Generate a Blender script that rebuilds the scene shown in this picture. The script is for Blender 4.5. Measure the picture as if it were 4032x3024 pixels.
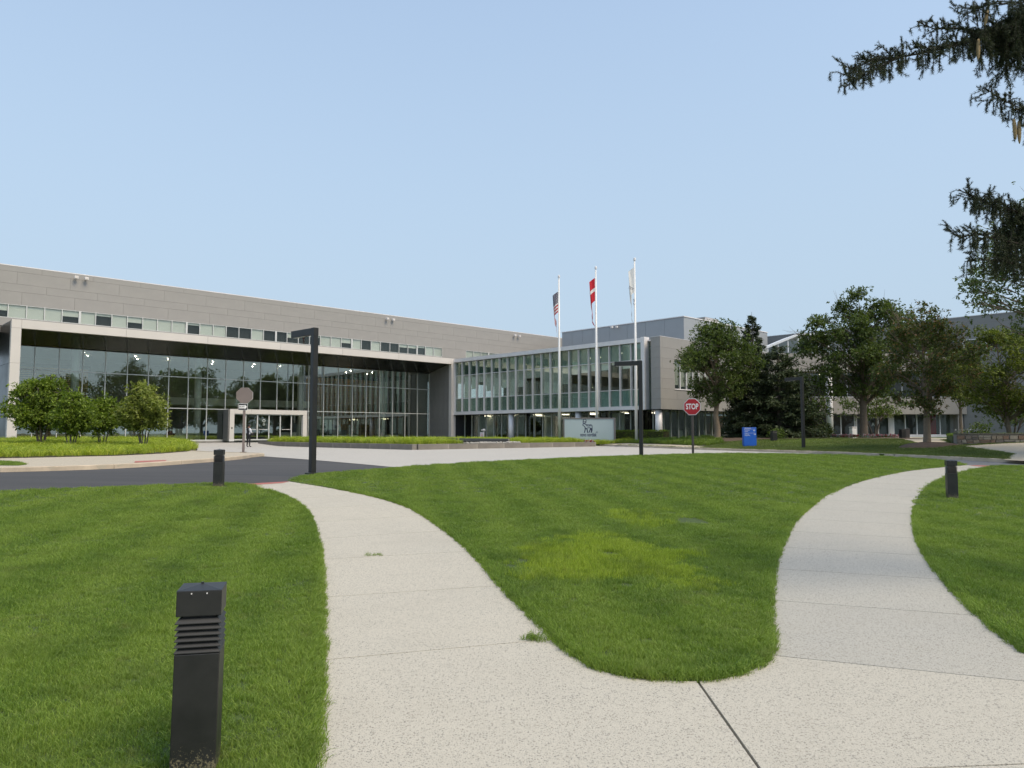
import bpy, bmesh, math, random
import numpy as np
from mathutils import Vector, Matrix

R = math.radians
for o in list(bpy.data.objects):
    bpy.data.objects.remove(o)
scene = bpy.context.scene
col = scene.collection

# ------------------------------------------------------------------ camera
EYE = 1.65
FPX, PW, PH = 2900.0, 4032.0, 3024.0
PITCH = math.atan(194.0 / FPX)
cam_d = bpy.data.cameras.new('camera')
cam_d.sensor_width = 36.0
cam_d.lens = 36.0 * FPX / PW
cam_d.clip_start = 0.05
cam_d.clip_end = 3000.0
cam = bpy.data.objects.new('camera', cam_d)
col.objects.link(cam)
cam.location = (0, 0, EYE)
cam.rotation_euler = (math.pi / 2 + PITCH, 0, 0)
scene.camera = cam

# ------------------------------------------------------------------ sky and sun
SUN_ELEV, SUN_AZ = 52.0, 128.0          # azimuth clockwise from +Y
world = bpy.data.worlds.new('World')
scene.world = world
world.use_nodes = True
wn = world.node_tree.nodes
wl = world.node_tree.links
bg = wn['Background']
sky = wn.new('ShaderNodeTexSky')
sky.sky_type = 'NISHITA'
sky.sun_disc = False
sky.sun_elevation = R(SUN_ELEV)
sky.sun_rotation = R(SUN_AZ)
sky.altitude = 0.0
sky.air_density = 1.0
sky.dust_density = 2.0
sky.ozone_density = 1.5
bg.inputs['Strength'].default_value = 0.15
# thin even summer haze in the sky, thicker towards the horizon all round
wtc = wn.new('ShaderNodeTexCoord')
wsx = wn.new('ShaderNodeSeparateXYZ'); wl.new(wtc.outputs['Generated'], wsx.inputs[0])
wmr = wn.new('ShaderNodeMapRange'); wmr.interpolation_type = 'SMOOTHSTEP'
wmr.inputs[1].default_value = 0.0; wmr.inputs[2].default_value = 0.9
wmr.inputs[3].default_value = 0.97; wmr.inputs[4].default_value = 0.38
wl.new(wsx.outputs[2], wmr.inputs[0])
wmx = wn.new('ShaderNodeMix'); wmx.data_type = 'RGBA'
wl.new(wmr.outputs[0], wmx.inputs[0])
wl.new(sky.outputs['Color'], wmx.inputs[6])
wmx.inputs[7].default_value = (0.250 / 0.15, 0.318 / 0.15, 0.386 / 0.15, 1)
wl.new(wmx.outputs[2], bg.inputs['Color'])

sun_d = bpy.data.lights.new('sun', 'SUN')
sun_d.energy = 1.2
sun_d.angle = R(28.0)
sun_d.color = (1.0, 0.86, 0.62)
sun = bpy.data.objects.new('sun', sun_d)
col.objects.link(sun)
sdir = Vector((math.sin(R(SUN_AZ)) * math.cos(R(SUN_ELEV)), math.cos(R(SUN_AZ)) * math.cos(R(SUN_ELEV)), math.sin(R(SUN_ELEV))))
sun.rotation_euler = sdir.to_track_quat('Z', 'Y').to_euler()
sun.location = (20, -30, 40)

scene.view_settings.view_transform = 'Standard'
scene.view_settings.look = 'None'
scene.view_settings.gamma = 1.0
scene.view_settings.use_curve_mapping = False
scene.view_settings.exposure = 1.0
scene.render.engine = 'CYCLES'
scene.cycles.use_denoising = True
scene.cycles.denoiser = 'OPENIMAGEDENOISE'
scene.cycles.denoising_prefilter = 'ACCURATE'
scene.cycles.sample_clamp_indirect = 3.0
scene.cycles.max_bounces = 8
scene.cycles.transparent_max_bounces = 16
scene.cycles.caustics_reflective = False
scene.cycles.caustics_refractive = False

# ------------------------------------------------------------------ building grid
# all buildings share one grid; origin is the corner where the lobby porch meets the glass wing
TH = math.atan2(0.6921, 0.7218)
CX, CY = -6.2, 81.0
AX, AY = math.cos(TH), math.sin(TH)          # local +x
def loc2w(x, y):
    return (CX + AX * x - AY * y, CY + AY * x + AX * y)
def w2loc(x, y):
    dx, dy = x - CX, y - CY
    return (AX * dx + AY * dy, -AY * dx + AX * dy)

# ------------------------------------------------------------------ terrain height
def smooth(x, a, b):
    t = np.clip((x - a) / (b - a), 0, 1)
    return t * t * (3 - 2 * t)
TY = [-60, 3.5, 8, 12, 16, 20.6, 26, 31, 36, 46, 2000]
TZ = [0, 0, 0.07, 0.17, 0.32, 0.48, 0.60, 0.69, 0.73, 0.73, 0.73]
_yy = np.linspace(-60, 120, 1801)
_zz = np.interp(_yy, TY, TZ)
_k = np.ones(25) / 25
_zz = np.convolve(np.pad(_zz, 12, mode='edge'), _k, 'valid')
def L(x, y):
    """height of the lawns and footpaths"""
    x = np.asarray(x, float); y = np.asarray(y, float)
    z = np.interp(y, _yy, _zz)
    win = smooth(y, 4, 15) * (1 - smooth(y, 18, 34))
    z = z - 0.0133 * np.clip(x, -12, 15) * win
    lx = AX * (x - CX) + AY * (y - CY)
    ly = -AY * (x - CX) + AX * (y - CY)
    v = -ly
    s = -lx
    riseA = 0.25 * (1 - smooth(v, 1, 8)) + 0.22 * smooth(s, 29, 34) * (1 - smooth(v, 4, 26)) * smooth(v, 0, 6)
    riseB = 0.25 * (1 - smooth(-lx, 1, 6)) * (1 - smooth(v, 20, 28))
    d = (x - 11.9) * 0.919 + (y - 46) * 0.394
    riseR = 0.5 * smooth(d, 0.2, 10.5)
    z = z + np.maximum(np.maximum(riseA, riseB), riseR)
    return z
def Lr(x, y):
    return L(x, y) - 0.13
def Lf(x, y):
    return float(L(x, y))

def ray(px, py):
    cx = (px - PW / 2) / FPX
    cy = (PH / 2 - py) / FPX
    return cx, math.cos(PITCH) - cy * math.sin(PITCH), math.sin(PITCH) + cy * math.cos(PITCH)
def gp(px, py, off=0.0, far=95.0):
    """ground point seen at a place of the photograph (its 2212 px wide copy)"""
    s = PW / 2212.0
    dx, dy, dz = ray(px * s, py * s)
    t0 = 1.0
    f = lambda t: EYE + dz * t - (Lf(dx * t, dy * t) + off)
    t = t0
    while t < far:
        if f(t) < 0:
            lo, hi = t - 0.25, t
            for _ in range(30):
                m = 0.5 * (lo + hi)
                if f(m) < 0: hi = m
                else: lo = m
            return (dx * hi, dy * hi)
        t += 0.25
    return (dx * far, dy * far)

# ------------------------------------------------------------------ materials
MATS = {}
def nt(name):
    m = bpy.data.materials.new(name)
    m.use_nodes = True
    n = m.node_tree.nodes
    return m, n, m.node_tree.links, n['Principled BSDF']
def texc(n, l, kind='Object'):
    t = n.new('ShaderNodeTexCoord')
    return t.outputs[kind]
def posn(n):
    return n.new('ShaderNodeNewGeometry').outputs['Position']
def noise(n, l, vec, scale, detail=4, rough=0.55, dist=0.0):
    t = n.new('ShaderNodeTexNoise')
    t.inputs['Scale'].default_value = scale
    t.inputs['Detail'].default_value = detail
    t.inputs['Roughness'].default_value = rough
    t.inputs['Distortion'].default_value = dist
    l.new(vec, t.inputs['Vector'])
    return t.outputs['Fac']
def ramp(n, l, fac, stops):
    r = n.new('ShaderNodeValToRGB')
    e = r.color_ramp.elements
    while len(e) < len(stops): e.new(0.5)
    for k, (p, c) in enumerate(stops):
        e[k].position = p
        e[k].color = (*c, 1) if len(c) == 3 else c
    l.new(fac, r.inputs['Fac'])
    return r.outputs['Color']
def mixc(n, l, fac, a, b, mode='MIX'):
    m = n.new('ShaderNodeMix')
    m.data_type = 'RGBA'
    m.blend_type = mode
    for sock, v in ((m.inputs[0], fac), (m.inputs[6], a), (m.inputs[7], b)):
        if isinstance(v, (int, float)): sock.default_value = v
        elif isinstance(v, tuple): sock.default_value = (*v, 1) if len(v) == 3 else v
        else: l.new(v, sock)
    return m.outputs[2]
def mth(n, l, op, a, b=None, c=None):
    m = n.new('ShaderNodeMath')
    m.operation = op
    for k, v in enumerate((a, b, c)):
        if v is None: continue
        if isinstance(v, (int, float)): m.inputs[k].default_value = v
        else: l.new(v, m.inputs[k])
    return m.outputs[0]
def bump(n, l, h, strength, dist, bs):
    b = n.new('ShaderNodeBump')
    b.inputs['Strength'].default_value = strength
    b.inputs['Distance'].default_value = dist
    l.new(h, b.inputs['Height'])
    l.new(b.outputs['Normal'], bs.inputs['Normal'])
def plain(name, c, rough=0.6, metal=0.0, var=0.12, scale=1.5, spec=0.5, fine=0.0, coat=0.0):
    """paint, metal, stone of one colour with uneven tone and gloss"""
    if name in MATS: return MATS[name]
    m, n, l, b = nt(name)
    P = texc(n, l)
    f = noise(n, l, P, scale, 5, 0.6)
    lo = tuple(x * (1 - var) for x in c); hi = tuple(min(1, x * (1 + var)) for x in c)
    cc = ramp(n, l, f, [(0.3, lo), (0.7, hi)])
    if fine > 0:
        g = noise(n, l, P, 60, 3, 0.7)
        cc = mixc(n, l, fine, cc, ramp(n, l, g, [(0.3, tuple(x * 0.45 for x in c)), (0.7, tuple(min(1, x * 1.3) for x in c))]))
        bump(n, l, g, 0.2, 0.01, b)
    l.new(cc, b.inputs['Base Color'])
    rr = mth(n, l, 'MULTIPLY_ADD', f, 0.25, rough - 0.12)
    l.new(rr, b.inputs['Roughness'])
    b.inputs['Metallic'].default_value = metal
    b.inputs['Specular IOR Level'].default_value = spec
    b.inputs['Coat Weight'].default_value = coat
    MATS[name] = m
    return m
def glass(name, tint, base=0.08, gain=1.6, wav=0.0):
    """coated window glass: see-through with a mirror share that grows at grazing angles"""
    m, n, l, b = nt(name)
    n.remove(b)
    out = n['Material Output']
    tr = n.new('ShaderNodeBsdfTransparent'); tr.inputs['Color'].default_value = (*tint, 1)
    gl = n.new('ShaderNodeBsdfGlossy'); gl.inputs['Roughness'].default_value = 0.0
    gl.inputs['Color'].default_value = (0.92, 0.93, 0.84, 1)
    if wav > 0:
        P = texc(n, l)
        f = noise(n, l, P, 0.9, 2, 0.5)
        bb = n.new('ShaderNodeBump'); bb.inputs['Strength'].default_value = wav; bb.inputs['Distance'].default_value = 0.02
        l.new(f, bb.inputs['Height']); l.new(bb.outputs['Normal'], gl.inputs['Normal'])
    fr = n.new('ShaderNodeFresnel'); fr.inputs['IOR'].default_value = 1.5
    fac = mth(n, l, 'MULTIPLY_ADD', fr.outputs[0], gain, base)
    fac = mth(n, l, 'MINIMUM', fac, 0.95)
    mx = n.new('ShaderNodeMixShader')
    l.new(fac, mx.inputs[0]); l.new(tr.outputs[0], mx.inputs[1]); l.new(gl.outputs[0], mx.inputs[2])
    l.new(mx.outputs[0], out.inputs['Surface'])
    MATS[name] = m
    return m
def emit(name, c, s):
    m, n, l, b = nt(name)
    b.inputs['Base Color'].default_value = (*c, 1)
    b.inputs['Emission Color'].default_value = (*c, 1)
    b.inputs['Emission Strength'].default_value = s
    MATS[name] = m
    return m

def leafmat(name, dark, light, trans=0.35, pos_var=0.5, extra=None):
    """foliage: each leaf its own tone, light coming through"""
    m, n, l, b = nt(name)
    g = n.new('ShaderNodeNewGeometry')
    rnd = g.outputs['Random Per Island']
    c = ramp(n, l, rnd, [(0.0, dark), (0.75, light), (1.0, tuple(min(1, x * 1.35) for x in light))])
    f = noise(n, l, g.outputs['Position'], pos_var, 3, 0.6)
    c = mixc(n, l, mth(n, l, 'MULTIPLY', f, 0.55), c, tuple(0.55 * d + 0.1 * li for d, li in zip(dark, light)))
    if extra:
        share, ec = extra
        k = mth(n, l, 'GREATER_THAN', mth(n, l, 'FRACT', mth(n, l, 'MULTIPLY', rnd, 37.7)), 1 - share)
        c = mixc(n, l, k, c, ec)
    l.new(c, b.inputs['Base Color'])
    b.inputs['Roughness'].default_value = 0.55
    b.inputs['Specular IOR Level'].default_value = 0.35
    t = n.new('ShaderNodeBsdfTranslucent')
    l.new(mixc(n, l, 1.0, c, (0.9, 1.0, 0.35), 'MULTIPLY'), t.inputs['Color'])
    mx = n.new('ShaderNodeMixShader'); mx.inputs[0].default_value = trans
    l.new(b.outputs[0], mx.inputs[1]); l.new(t.outputs[0], mx.inputs[2])
    l.new(mx.outputs[0], n['Material Output'].inputs['Surface'])
    MATS[name] = m
    return m

# ------------------------------------------------------------------ object helpers
def tag(o, label=None, cat=None, group=None, kind=None):
    if label: o['label'] = label
    if cat: o['category'] = cat
    if group: o['group'] = group
    if kind: o['kind'] = kind
    return o
def link(o, parent=None):
    col.objects.link(o)
    if parent is not None: o.parent = parent
    return o
def empty(name, loc, rz=0.0, label=None, cat=None, group=None):
    o = bpy.data.objects.new(name, None)
    o.empty_display_size = 0.2
    link(o)
    o.location = loc
    o.rotation_euler = (0, 0, rz)
    return tag(o, label, cat, group)
def meshobj(name, me, parent=None, loc=None):
    o = bpy.data.objects.new(name, me)
    link(o, parent)
    if loc is not None: o.location = loc
    return o
def from_np(name, V, F, mat, parent=None, smoothed=False):
    """V (n,3), F (m,k) numpy -> mesh object"""
    me = bpy.data.meshes.new(name)
    V = np.asarray(V, np.float32); F = np.asarray(F, np.int32)
    k = F.shape[1]
    me.vertices.add(len(V)); me.vertices.foreach_set('co', V.ravel())
    me.loops.add(F.size); me.loops.foreach_set('vertex_index', F.ravel())
    me.polygons.add(len(F)); me.polygons.foreach_set('loop_start', np.arange(0, F.size, k, dtype=np.int32))
    if smoothed: me.polygons.foreach_set('use_smooth', np.ones(len(F), bool))
    me.update(calc_edges=True)
    me.materials.append(mat)
    return meshobj(name, me, parent)
_cache = {}
def box(name, parent, x0, x1, y0, y1, z0, z1, mat, bev=0.0):
    """box given by its bounds in the parent's frame; alike boxes share one mesh"""
    d = (round(x1 - x0, 4), round(y1 - y0, 4), round(z1 - z0, 4))
    key = (d, mat.name, bev)
    if key not in _cache:
        bm = bmesh.new()
        bmesh.ops.create_cube(bm, size=1)
        for v in bm.verts:
            v.co = Vector(((v.co.x) * d[0], (v.co.y) * d[1], (v.co.z) * d[2]))
        if bev > 0:
            bmesh.ops.bevel(bm, geom=bm.edges[:], offset=bev, segments=2, profile=0.5, affect='EDGES')
        me = bpy.data.meshes.new(name); bm.to_mesh(me); bm.free()
        me.materials.append(mat)
        _cache[key] = me
    return meshobj(name, _cache[key], parent, ((x0 + x1) / 2, (y0 + y1) / 2, (z0 + z1) / 2))
class MB:
    """collects shapes for ONE mesh object"""
    def __init__(self):
        self.v, self.f = [], []
    def add(self, v, f):
        o = len(self.v)
        self.v += [tuple(p) for p in v]
        self.f += [tuple(i + o for i in q) for q in f]
        return self
    def box(self, x0, x1, y0, y1, z0, z1, M=None):
        v = [(x, y, z) for z in (z0, z1) for y in (y0, y1) for x in (x0, x1)]
        if M is not None: v = [tuple(M @ Vector(p)) for p in v]
        return self.add(v, [(0, 2, 3, 1), (4, 5, 7, 6), (0, 1, 5, 4), (2, 6, 7, 3), (0, 4, 6, 2), (1, 3, 7, 5)])
    def tube(self, pts, rad, n=8, cap=True):
        pts = [Vector(p) for p in pts]
        if isinstance(rad, (int, float)): rad = [rad] * len(pts)
        rings = []
        for i, p in enumerate(pts):
            d = (pts[min(i + 1, len(pts) - 1)] - pts[max(i - 1, 0)])
            d = d.normalized() if d.length > 1e-9 else Vector((0, 0, 1))
            up = Vector((0, 0, 1)) if abs(d.z) < 0.95 else Vector((1, 0, 0))
            a = d.cross(up).normalized(); b = d.cross(a)
            rings.append([tuple(p + (a * math.cos(2 * math.pi * k / n) + b * math.sin(2 * math.pi * k / n)) * rad[i]) for k in range(n)])
        o = len(self.v)
        for r_ in rings: self.v += r_
        for i in range(len(rings) - 1):
            for k in range(n):
                k2 = (k + 1) % n
                self.f.append((o + i * n + k, o + i * n + k2, o + (i + 1) * n + k2, o + (i + 1) * n + k))
        if cap:
            self.f.append(tuple(o + k for k in range(n))[::-1])
            self.f.append(tuple(o + (len(rings) - 1) * n + k for k in range(n)))
        return self
    def prism(self, pts, z0, z1):
        n = len(pts); o = len(self.v)
        self.v += [(p[0], p[1], z0) for p in pts] + [(p[0], p[1], z1) for p in pts]
        self.f.append(tuple(o + k for k in range(n))[::-1])
        self.f.append(tuple(o + n + k for k in range(n)))
        for k in range(n):
            k2 = (k + 1) % n
            self.f.append((o + k, o + k2, o + n + k2, o + n + k))
        return self
    def build(self, name, mat, parent=None, bev=0.0, smoothed=False, loc=None, rot=None):
        me = bpy.data.meshes.new(name)
        me.from_pydata(self.v, [], self.f)
        me.update()
        bm = bmesh.new(); bm.from_mesh(me)
        bmesh.ops.recalc_face_normals(bm, faces=bm.faces[:])
        if bev > 0:
            ed = [e for e in bm.edges if len(e.link_faces) == 2 and e.calc_face_angle(0) > 0.6]
            bmesh.ops.bevel(bm, geom=ed, offset=bev, segments=2, profile=0.5, affect='EDGES')
        bm.to_mesh(me); bm.free()
        if smoothed:
            for p in me.polygons: p.use_smooth = True
        me.materials.append(mat)
        o = meshobj(name, me, parent, loc)
        if rot is not None: o.rotation_euler = rot
        return o
def text(name, s, size, mat, parent, M, sx=1.0, bold=0.0, depth=0.004, align='CENTER'):
    """flat lettering as a thin mesh; M places the text plane"""
    cu = bpy.data.curves.new('lettering', 'FONT')
    cu.body = s; cu.size = size; cu.extrude = depth; cu.offset = bold
    cu.align_x = align; cu.align_y = 'CENTER'
    t = bpy.data.objects.new('lettering', cu)
    col.objects.link(t)
    bpy.context.view_layer.update()
    me = bpy.data.meshes.new_from_object(t.evaluated_get(bpy.context.evaluated_depsgraph_get()))
    bpy.data.objects.remove(t); bpy.data.curves.remove(cu)
    me.transform(M @ Matrix.Diagonal((sx, 1, 1, 1)))
    me.materials.clear(); me.materials.append(mat)
    return meshobj(name, me, parent)

def inside(px, py, poly):
    px = np.asarray(px); py = np.asarray(py)
    c = np.zeros(px.shape, bool)
    n = len(poly); j = n - 1
    for i in range(n):
        xi, yi = poly[i]; xj, yj = poly[j]
        if yi != yj:
            t = ((yi > py) != (yj > py)) & (px < (xj - xi) * (py - yi) / (yj - yi) + xi)
            c ^= t
        j = i
    return c
def edge_dist(px, py, poly):
    d = np.full(np.shape(px), 1e9)
    n = len(poly)
    for i in range(n):
        ax, ay = poly[i]; bx, by = poly[(i + 1) % n]
        vx, vy = bx - ax, by - ay
        q = vx * vx + vy * vy + 1e-12
        t = np.clip(((px - ax) * vx + (py - ay) * vy) / q, 0, 1)
        d = np.minimum(d, np.hypot(px - ax - t * vx, py - ay - t * vy))
    return d
def spline(pts, per=6):
    """Catmull-Rom through 2-D points"""
    P = [np.array(p, float) for p in pts]
    out = []
    for i in range(len(P) - 1):
        p0 = P[max(i - 1, 0)]; p1 = P[i]; p2 = P[i + 1]; p3 = P[min(i + 2, len(P) - 1)]
        for k in range(per):
            t = k / per
            out.append(tuple(0.5 * ((2 * p1) + (-p0 + p2) * t + (2 * p0 - 5 * p1 + 4 * p2 - p3) * t * t + (-p0 + 3 * p1 - 3 * p2 + p3) * t ** 3)))
    out.append(tuple(P[-1]))
    return out
def patch(name, poly, zf, mat, cell=1.5, skirt=0.0, clips=(), parent=None, kind='structure', bev=0.0):
    """sheet over a plan polygon that follows the terrain, cut on a common grid"""
    bm = bmesh.new()
    vs = [bm.verts.new((p[0], p[1], 0)) for p in poly]
    f = bm.faces.new(vs)
    f.normal_update()
    if f.normal.z < 0 or sum(poly[i][0] * poly[(i + 1) % len(poly)][1] - poly[(i + 1) % len(poly)][0] * poly[i][1] for i in range(len(poly))) < 0:
        f.normal_flip(); f.normal_update()
    bmesh.ops.triangulate(bm, faces=bm.faces[:], ngon_method='EAR_CLIP')
    for (pt, no) in clips:
        bmesh.ops.bisect_plane(bm, geom=bm.verts[:] + bm.edges[:] + bm.faces[:], dist=1e-5, plane_co=(pt[0], pt[1], 0), plane_no=(no[0], no[1], 0), clear_outer=True)
    if not bm.faces:
        bm.free(); return None
    if clips:
        bmesh.ops.dissolve_limit(bm, angle_limit=0.01, verts=bm.verts[:], edges=bm.edges[:])
        bmesh.ops.triangulate(bm, faces=bm.faces[:])
    xs = [v.co.x for v in bm.verts]; ys = [v.co.y for v in bm.verts]
    for lo, hi, ax in ((min(xs), max(xs), 0), (min(ys), max(ys), 1)):
        k = math.ceil(lo / cell)
        while k * cell < hi:
            co = [0, 0, 0]; co[ax] = k * cell
            no = [0, 0, 0]; no[ax] = 1
            bmesh.ops.bisect_plane(bm, geom=bm.verts[:] + bm.edges[:] + bm.faces[:], dist=1e-5, plane_co=co, plane_no=no)
            k += 1
    V = np.array([v.co for v in bm.verts])
    Z = zf(V[:, 0], V[:, 1])
    for v, z in zip(bm.verts, Z): v.co.z = z
    bmesh.ops.recalc_face_normals(bm, faces=bm.faces[:])
    if bm.faces and sum(f.normal.z for f in bm.faces) < 0:
        bmesh.ops.reverse_faces(bm, faces=bm.faces[:])
    if skirt > 0:
        be = [e for e in bm.edges if e.is_boundary]
        r_ = bmesh.ops.extrude_edge_only(bm, edges=be)
        for v in r_['geom']:
            if isinstance(v, bmesh.types.BMVert): v.co.z -= skirt
    me = bpy.data.meshes.new(name); bm.to_mesh(me); bm.free()
    me.materials.append(mat)
    o = meshobj(name, me, parent)
    if parent is None and kind: o['kind'] = kind
    return o

# scatter of tufts on points (for what nobody could count)
def scatter_tree(variants):
    g = bpy.data.node_groups.new('scatter', 'GeometryNodeTree')
    g.interface.new_socket('Geometry', in_out='INPUT', socket_type='NodeSocketGeometry')
    g.interface.new_socket('Geometry', in_out='OUTPUT', socket_type='NodeSocketGeometry')
    n, l = g.nodes, g.links
    gi, go = n.new('NodeGroupInput'), n.new('NodeGroupOutput')
    join = n.new('GeometryNodeJoinGeometry')
    for v in variants:
        oi = n.new('GeometryNodeObjectInfo'); oi.inputs['Object'].default_value = v
        oi.inputs['As Instance'].default_value = True
        l.new(oi.outputs['Geometry'], join.inputs[0])
    iop = n.new('GeometryNodeInstanceOnPoints')
    iop.inputs['Pick Instance'].default_value = True
    def attr(nm, ty):
        a = n.new('GeometryNodeInputNamedAttribute'); a.data_type = ty; a.inputs['Name'].default_value = nm
        return a.outputs['Attribute']
    l.new(gi.outputs[0], iop.inputs['Points'])
    l.new(join.outputs[0], iop.inputs['Instance'])
    l.new(attr('vi', 'INT'), iop.inputs['Instance Index'])
    l.new(attr('sc', 'FLOAT_VECTOR'), iop.inputs['Scale'])
    e2r = n.new('FunctionNodeEulerToRotation')
    l.new(attr('ro', 'FLOAT_VECTOR'), e2r.inputs[0])
    l.new(e2r.outputs[0], iop.inputs['Rotation'])
    l.new(iop.outputs[0], go.inputs[0])
    return g
def scatter(name, P, sc, ro, vi, variants, label, cat, mat, parent=None):
    me = bpy.data.meshes.new(name)
    P = np.asarray(P, np.float32)
    me.vertices.add(len(P)); me.vertices.foreach_set('co', P.ravel())
    a = me.attributes.new('sc', 'FLOAT_VECTOR', 'POINT'); a.data.foreach_set('vector', np.asarray(sc, np.float32).ravel())
    a = me.attributes.new('ro', 'FLOAT_VECTOR', 'POINT'); a.data.foreach_set('vector', np.asarray(ro, np.float32).ravel())
    a = me.attributes.new('vi', 'INT', 'POINT'); a.data.foreach_set('value', np.asarray(vi, np.int32))
    me.update()
    me.materials.append(mat)
    o = meshobj(name, me, parent)
    md = o.modifiers.new('scatter', 'NODES'); md.node_group = scatter_tree(variants)
    tag(o, label, cat, kind='stuff')
    return o
def tuft(seed, nb, spread, h0, h1, w, lean, mat, segs=2):
    """a little bunch of grass blades; unlinked, only scattered"""
    r_ = np.random.default_rng(seed)
    V, F3 = [], []
    for b in range(nb):
        a = r_.uniform(0, 2 * math.pi); rr = spread * math.sqrt(r_.uniform())
        x, y = rr * math.cos(a), rr * math.sin(a)
        h = r_.uniform(h0, h1); da = r_.uniform(0, 2 * math.pi); le = lean * h * r_.uniform(0.2, 1.3)
        fa = r_.uniform(0, math.pi); ww = w * r_.uniform(0.7, 1.3)
        cx, cy = math.cos(fa) * ww / 2, math.sin(fa) * ww / 2
        o = len(V)
        for k in range(segs):
            t = k / segs
            ox, oy = x + math.cos(da) * le * t * t, y + math.sin(da) * le * t * t
            q = 1 - 0.35 * t
            V += [(ox - cx * q, oy - cy * q, h * t * (1 - 0.15 * lean * t)), (ox + cx * q, oy + cy * q, h * t * (1 - 0.15 * lean * t))]
        V.append((x + math.cos(da) * le, y + math.sin(da) * le, h * (1 - 0.3 * lean)))
        for k in range(segs - 1):
            i = o + 2 * k
            F3 += [(i, i + 1, i + 3), (i, i + 3, i + 2)]
        i = o + 2 * (segs - 1)
        F3.append((i, i + 1, i + 2))
    me = bpy.data.meshes.new('tuft')
    me.from_pydata(V, [], F3); me.update(); me.materials.append(mat)
    return bpy.data.objects.new('tuft', me)
def view_ok(x, y, margin=2.0):
    """only what the place could show from near the photograph's stand"""
    return (np.abs(x) < 0.75 * (y + 2.2) + margin) & (y > 1.2)

# ================================================================== ground materials
def concrete_mat(name, cream, grey, peb=0.5, greyx=None, sc=1.0, stain=0.5, scour=0.0):
    """exposed-aggregate concrete: pale matrix, small dark pebbles, weathered patches"""
    m, n, l, b = nt(name)
    P = posn(n)
    big = noise(n, l, P, 0.35, 4, 0.6)
    f = mth(n, l, 'MULTIPLY_ADD', big, 1.6, -0.45)
    if greyx:
        sx = n.new('ShaderNodeSeparateXYZ'); l.new(P, sx.inputs[0])
        q = n.new('ShaderNodeMapRange'); q.inputs[1].default_value = greyx[0]; q.inputs[2].default_value = greyx[1]
        l.new(sx.outputs[0], q.inputs[0])
        f = mth(n, l, 'ADD', mth(n, l, 'MULTIPLY', f, 0.45), mth(n, l, 'MULTIPLY', q.outputs[0], 0.7))
    f = mth(n, l, 'MAXIMUM', mth(n, l, 'MINIMUM', f, 1.0), 0.0)
    c = mixc(n, l, f, cream, grey)
    mid = noise(n, l, P, 3.0, 5, 0.65)
    c = mixc(n, l, mth(n, l, 'MULTIPLY', mid, stain), c, tuple(0.72 * x for x in cream))
    # pebbles of two sizes
    pat = noise(n, l, P, 1.3, 3, 0.6)
    for s, thr, amt in ((66 * sc, 0.54, 1.0), (120 * sc, 0.48, 1.0)):
        v = n.new('ShaderNodeTexVoronoi'); v.inputs['Scale'].default_value = s
        l.new(P, v.inputs['Vector'])
        sp = n.new('ShaderNodeSeparateColor'); l.new(v.outputs['Color'], sp.inputs[0])
        t = mth(n, l, 'SUBTRACT', thr + 0.16, mth(n, l, 'MULTIPLY', pat, 0.3))
        if scour > 0:
            t = mth(n, l, 'SUBTRACT', t, mth(n, l, 'MULTIPLY', f, scour))
        sel = mth(n, l, 'GREATER_THAN', sp.outputs[0], t)
        near = mth(n, l, 'LESS_THAN', v.outputs['Distance'], mth(n, l, 'MULTIPLY_ADD', sp.outputs[1], 0.35, 0.14))
        k = mth(n, l, 'MULTIPLY', mth(n, l, 'MULTIPLY', sel, near), amt * peb)
        pc = ramp(n, l, sp.outputs[2], [(0.0, (0.03, 0.03, 0.032)), (0.5, (0.09, 0.08, 0.07)), (1.0, (0.22, 0.17, 0.12))])
        c = mixc(n, l, k, c, pc)
    oi = n.new('ShaderNodeObjectInfo')
    c = mixc(n, l, mth(n, l, 'MULTIPLY', oi.outputs['Random'], 0.16), c, tuple(0.6 * x for x in grey))
    st = noise(n, l, P, 0.9, 5, 0.75, 0.8)
    c = mixc(n, l, mth(n, l, 'MULTIPLY', ramp(n, l, st, [(0.5, (0, 0, 0)), (0.72, (1, 1, 1))]), 0.22), c, (0.30, 0.26, 0.19))
    fine = noise(n, l, P, 260, 2, 0.7)
    c = mixc(n, l, 0.42, c, ramp(n, l, fine, [(0.35, (0.17, 0.155, 0.13)), (0.62, (0.68, 0.65, 0.565))]))
    l.new(c, b.inputs['Base Color'])
    b.inputs['Roughness'].default_value = 0.85
    b.inputs['Specular IOR Level'].default_value = 0.25
    bump(n, l, noise(n, l, P, 140, 3, 0.7), 0.35, 0.004, b)
    MATS[name] = m
    return m
M_path = concrete_mat('exposed_aggregate', (0.635, 0.565, 0.435), (0.545, 0.51, 0.43), 0.9, greyx=(-0.5, 5.0), scour=0.16)
M_pathB = concrete_mat('weathered_aggregate', (0.52, 0.485, 0.405), (0.41, 0.395, 0.355), 1.0, scour=0.26)
M_walk = concrete_mat('pale_concrete', (0.60, 0.49, 0.33), (0.55, 0.45, 0.31), 0.25)
M_plaza = concrete_mat('white_paving', (0.545, 0.505, 0.455), (0.475, 0.445, 0.405), 0.15, stain=0.25)
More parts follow.
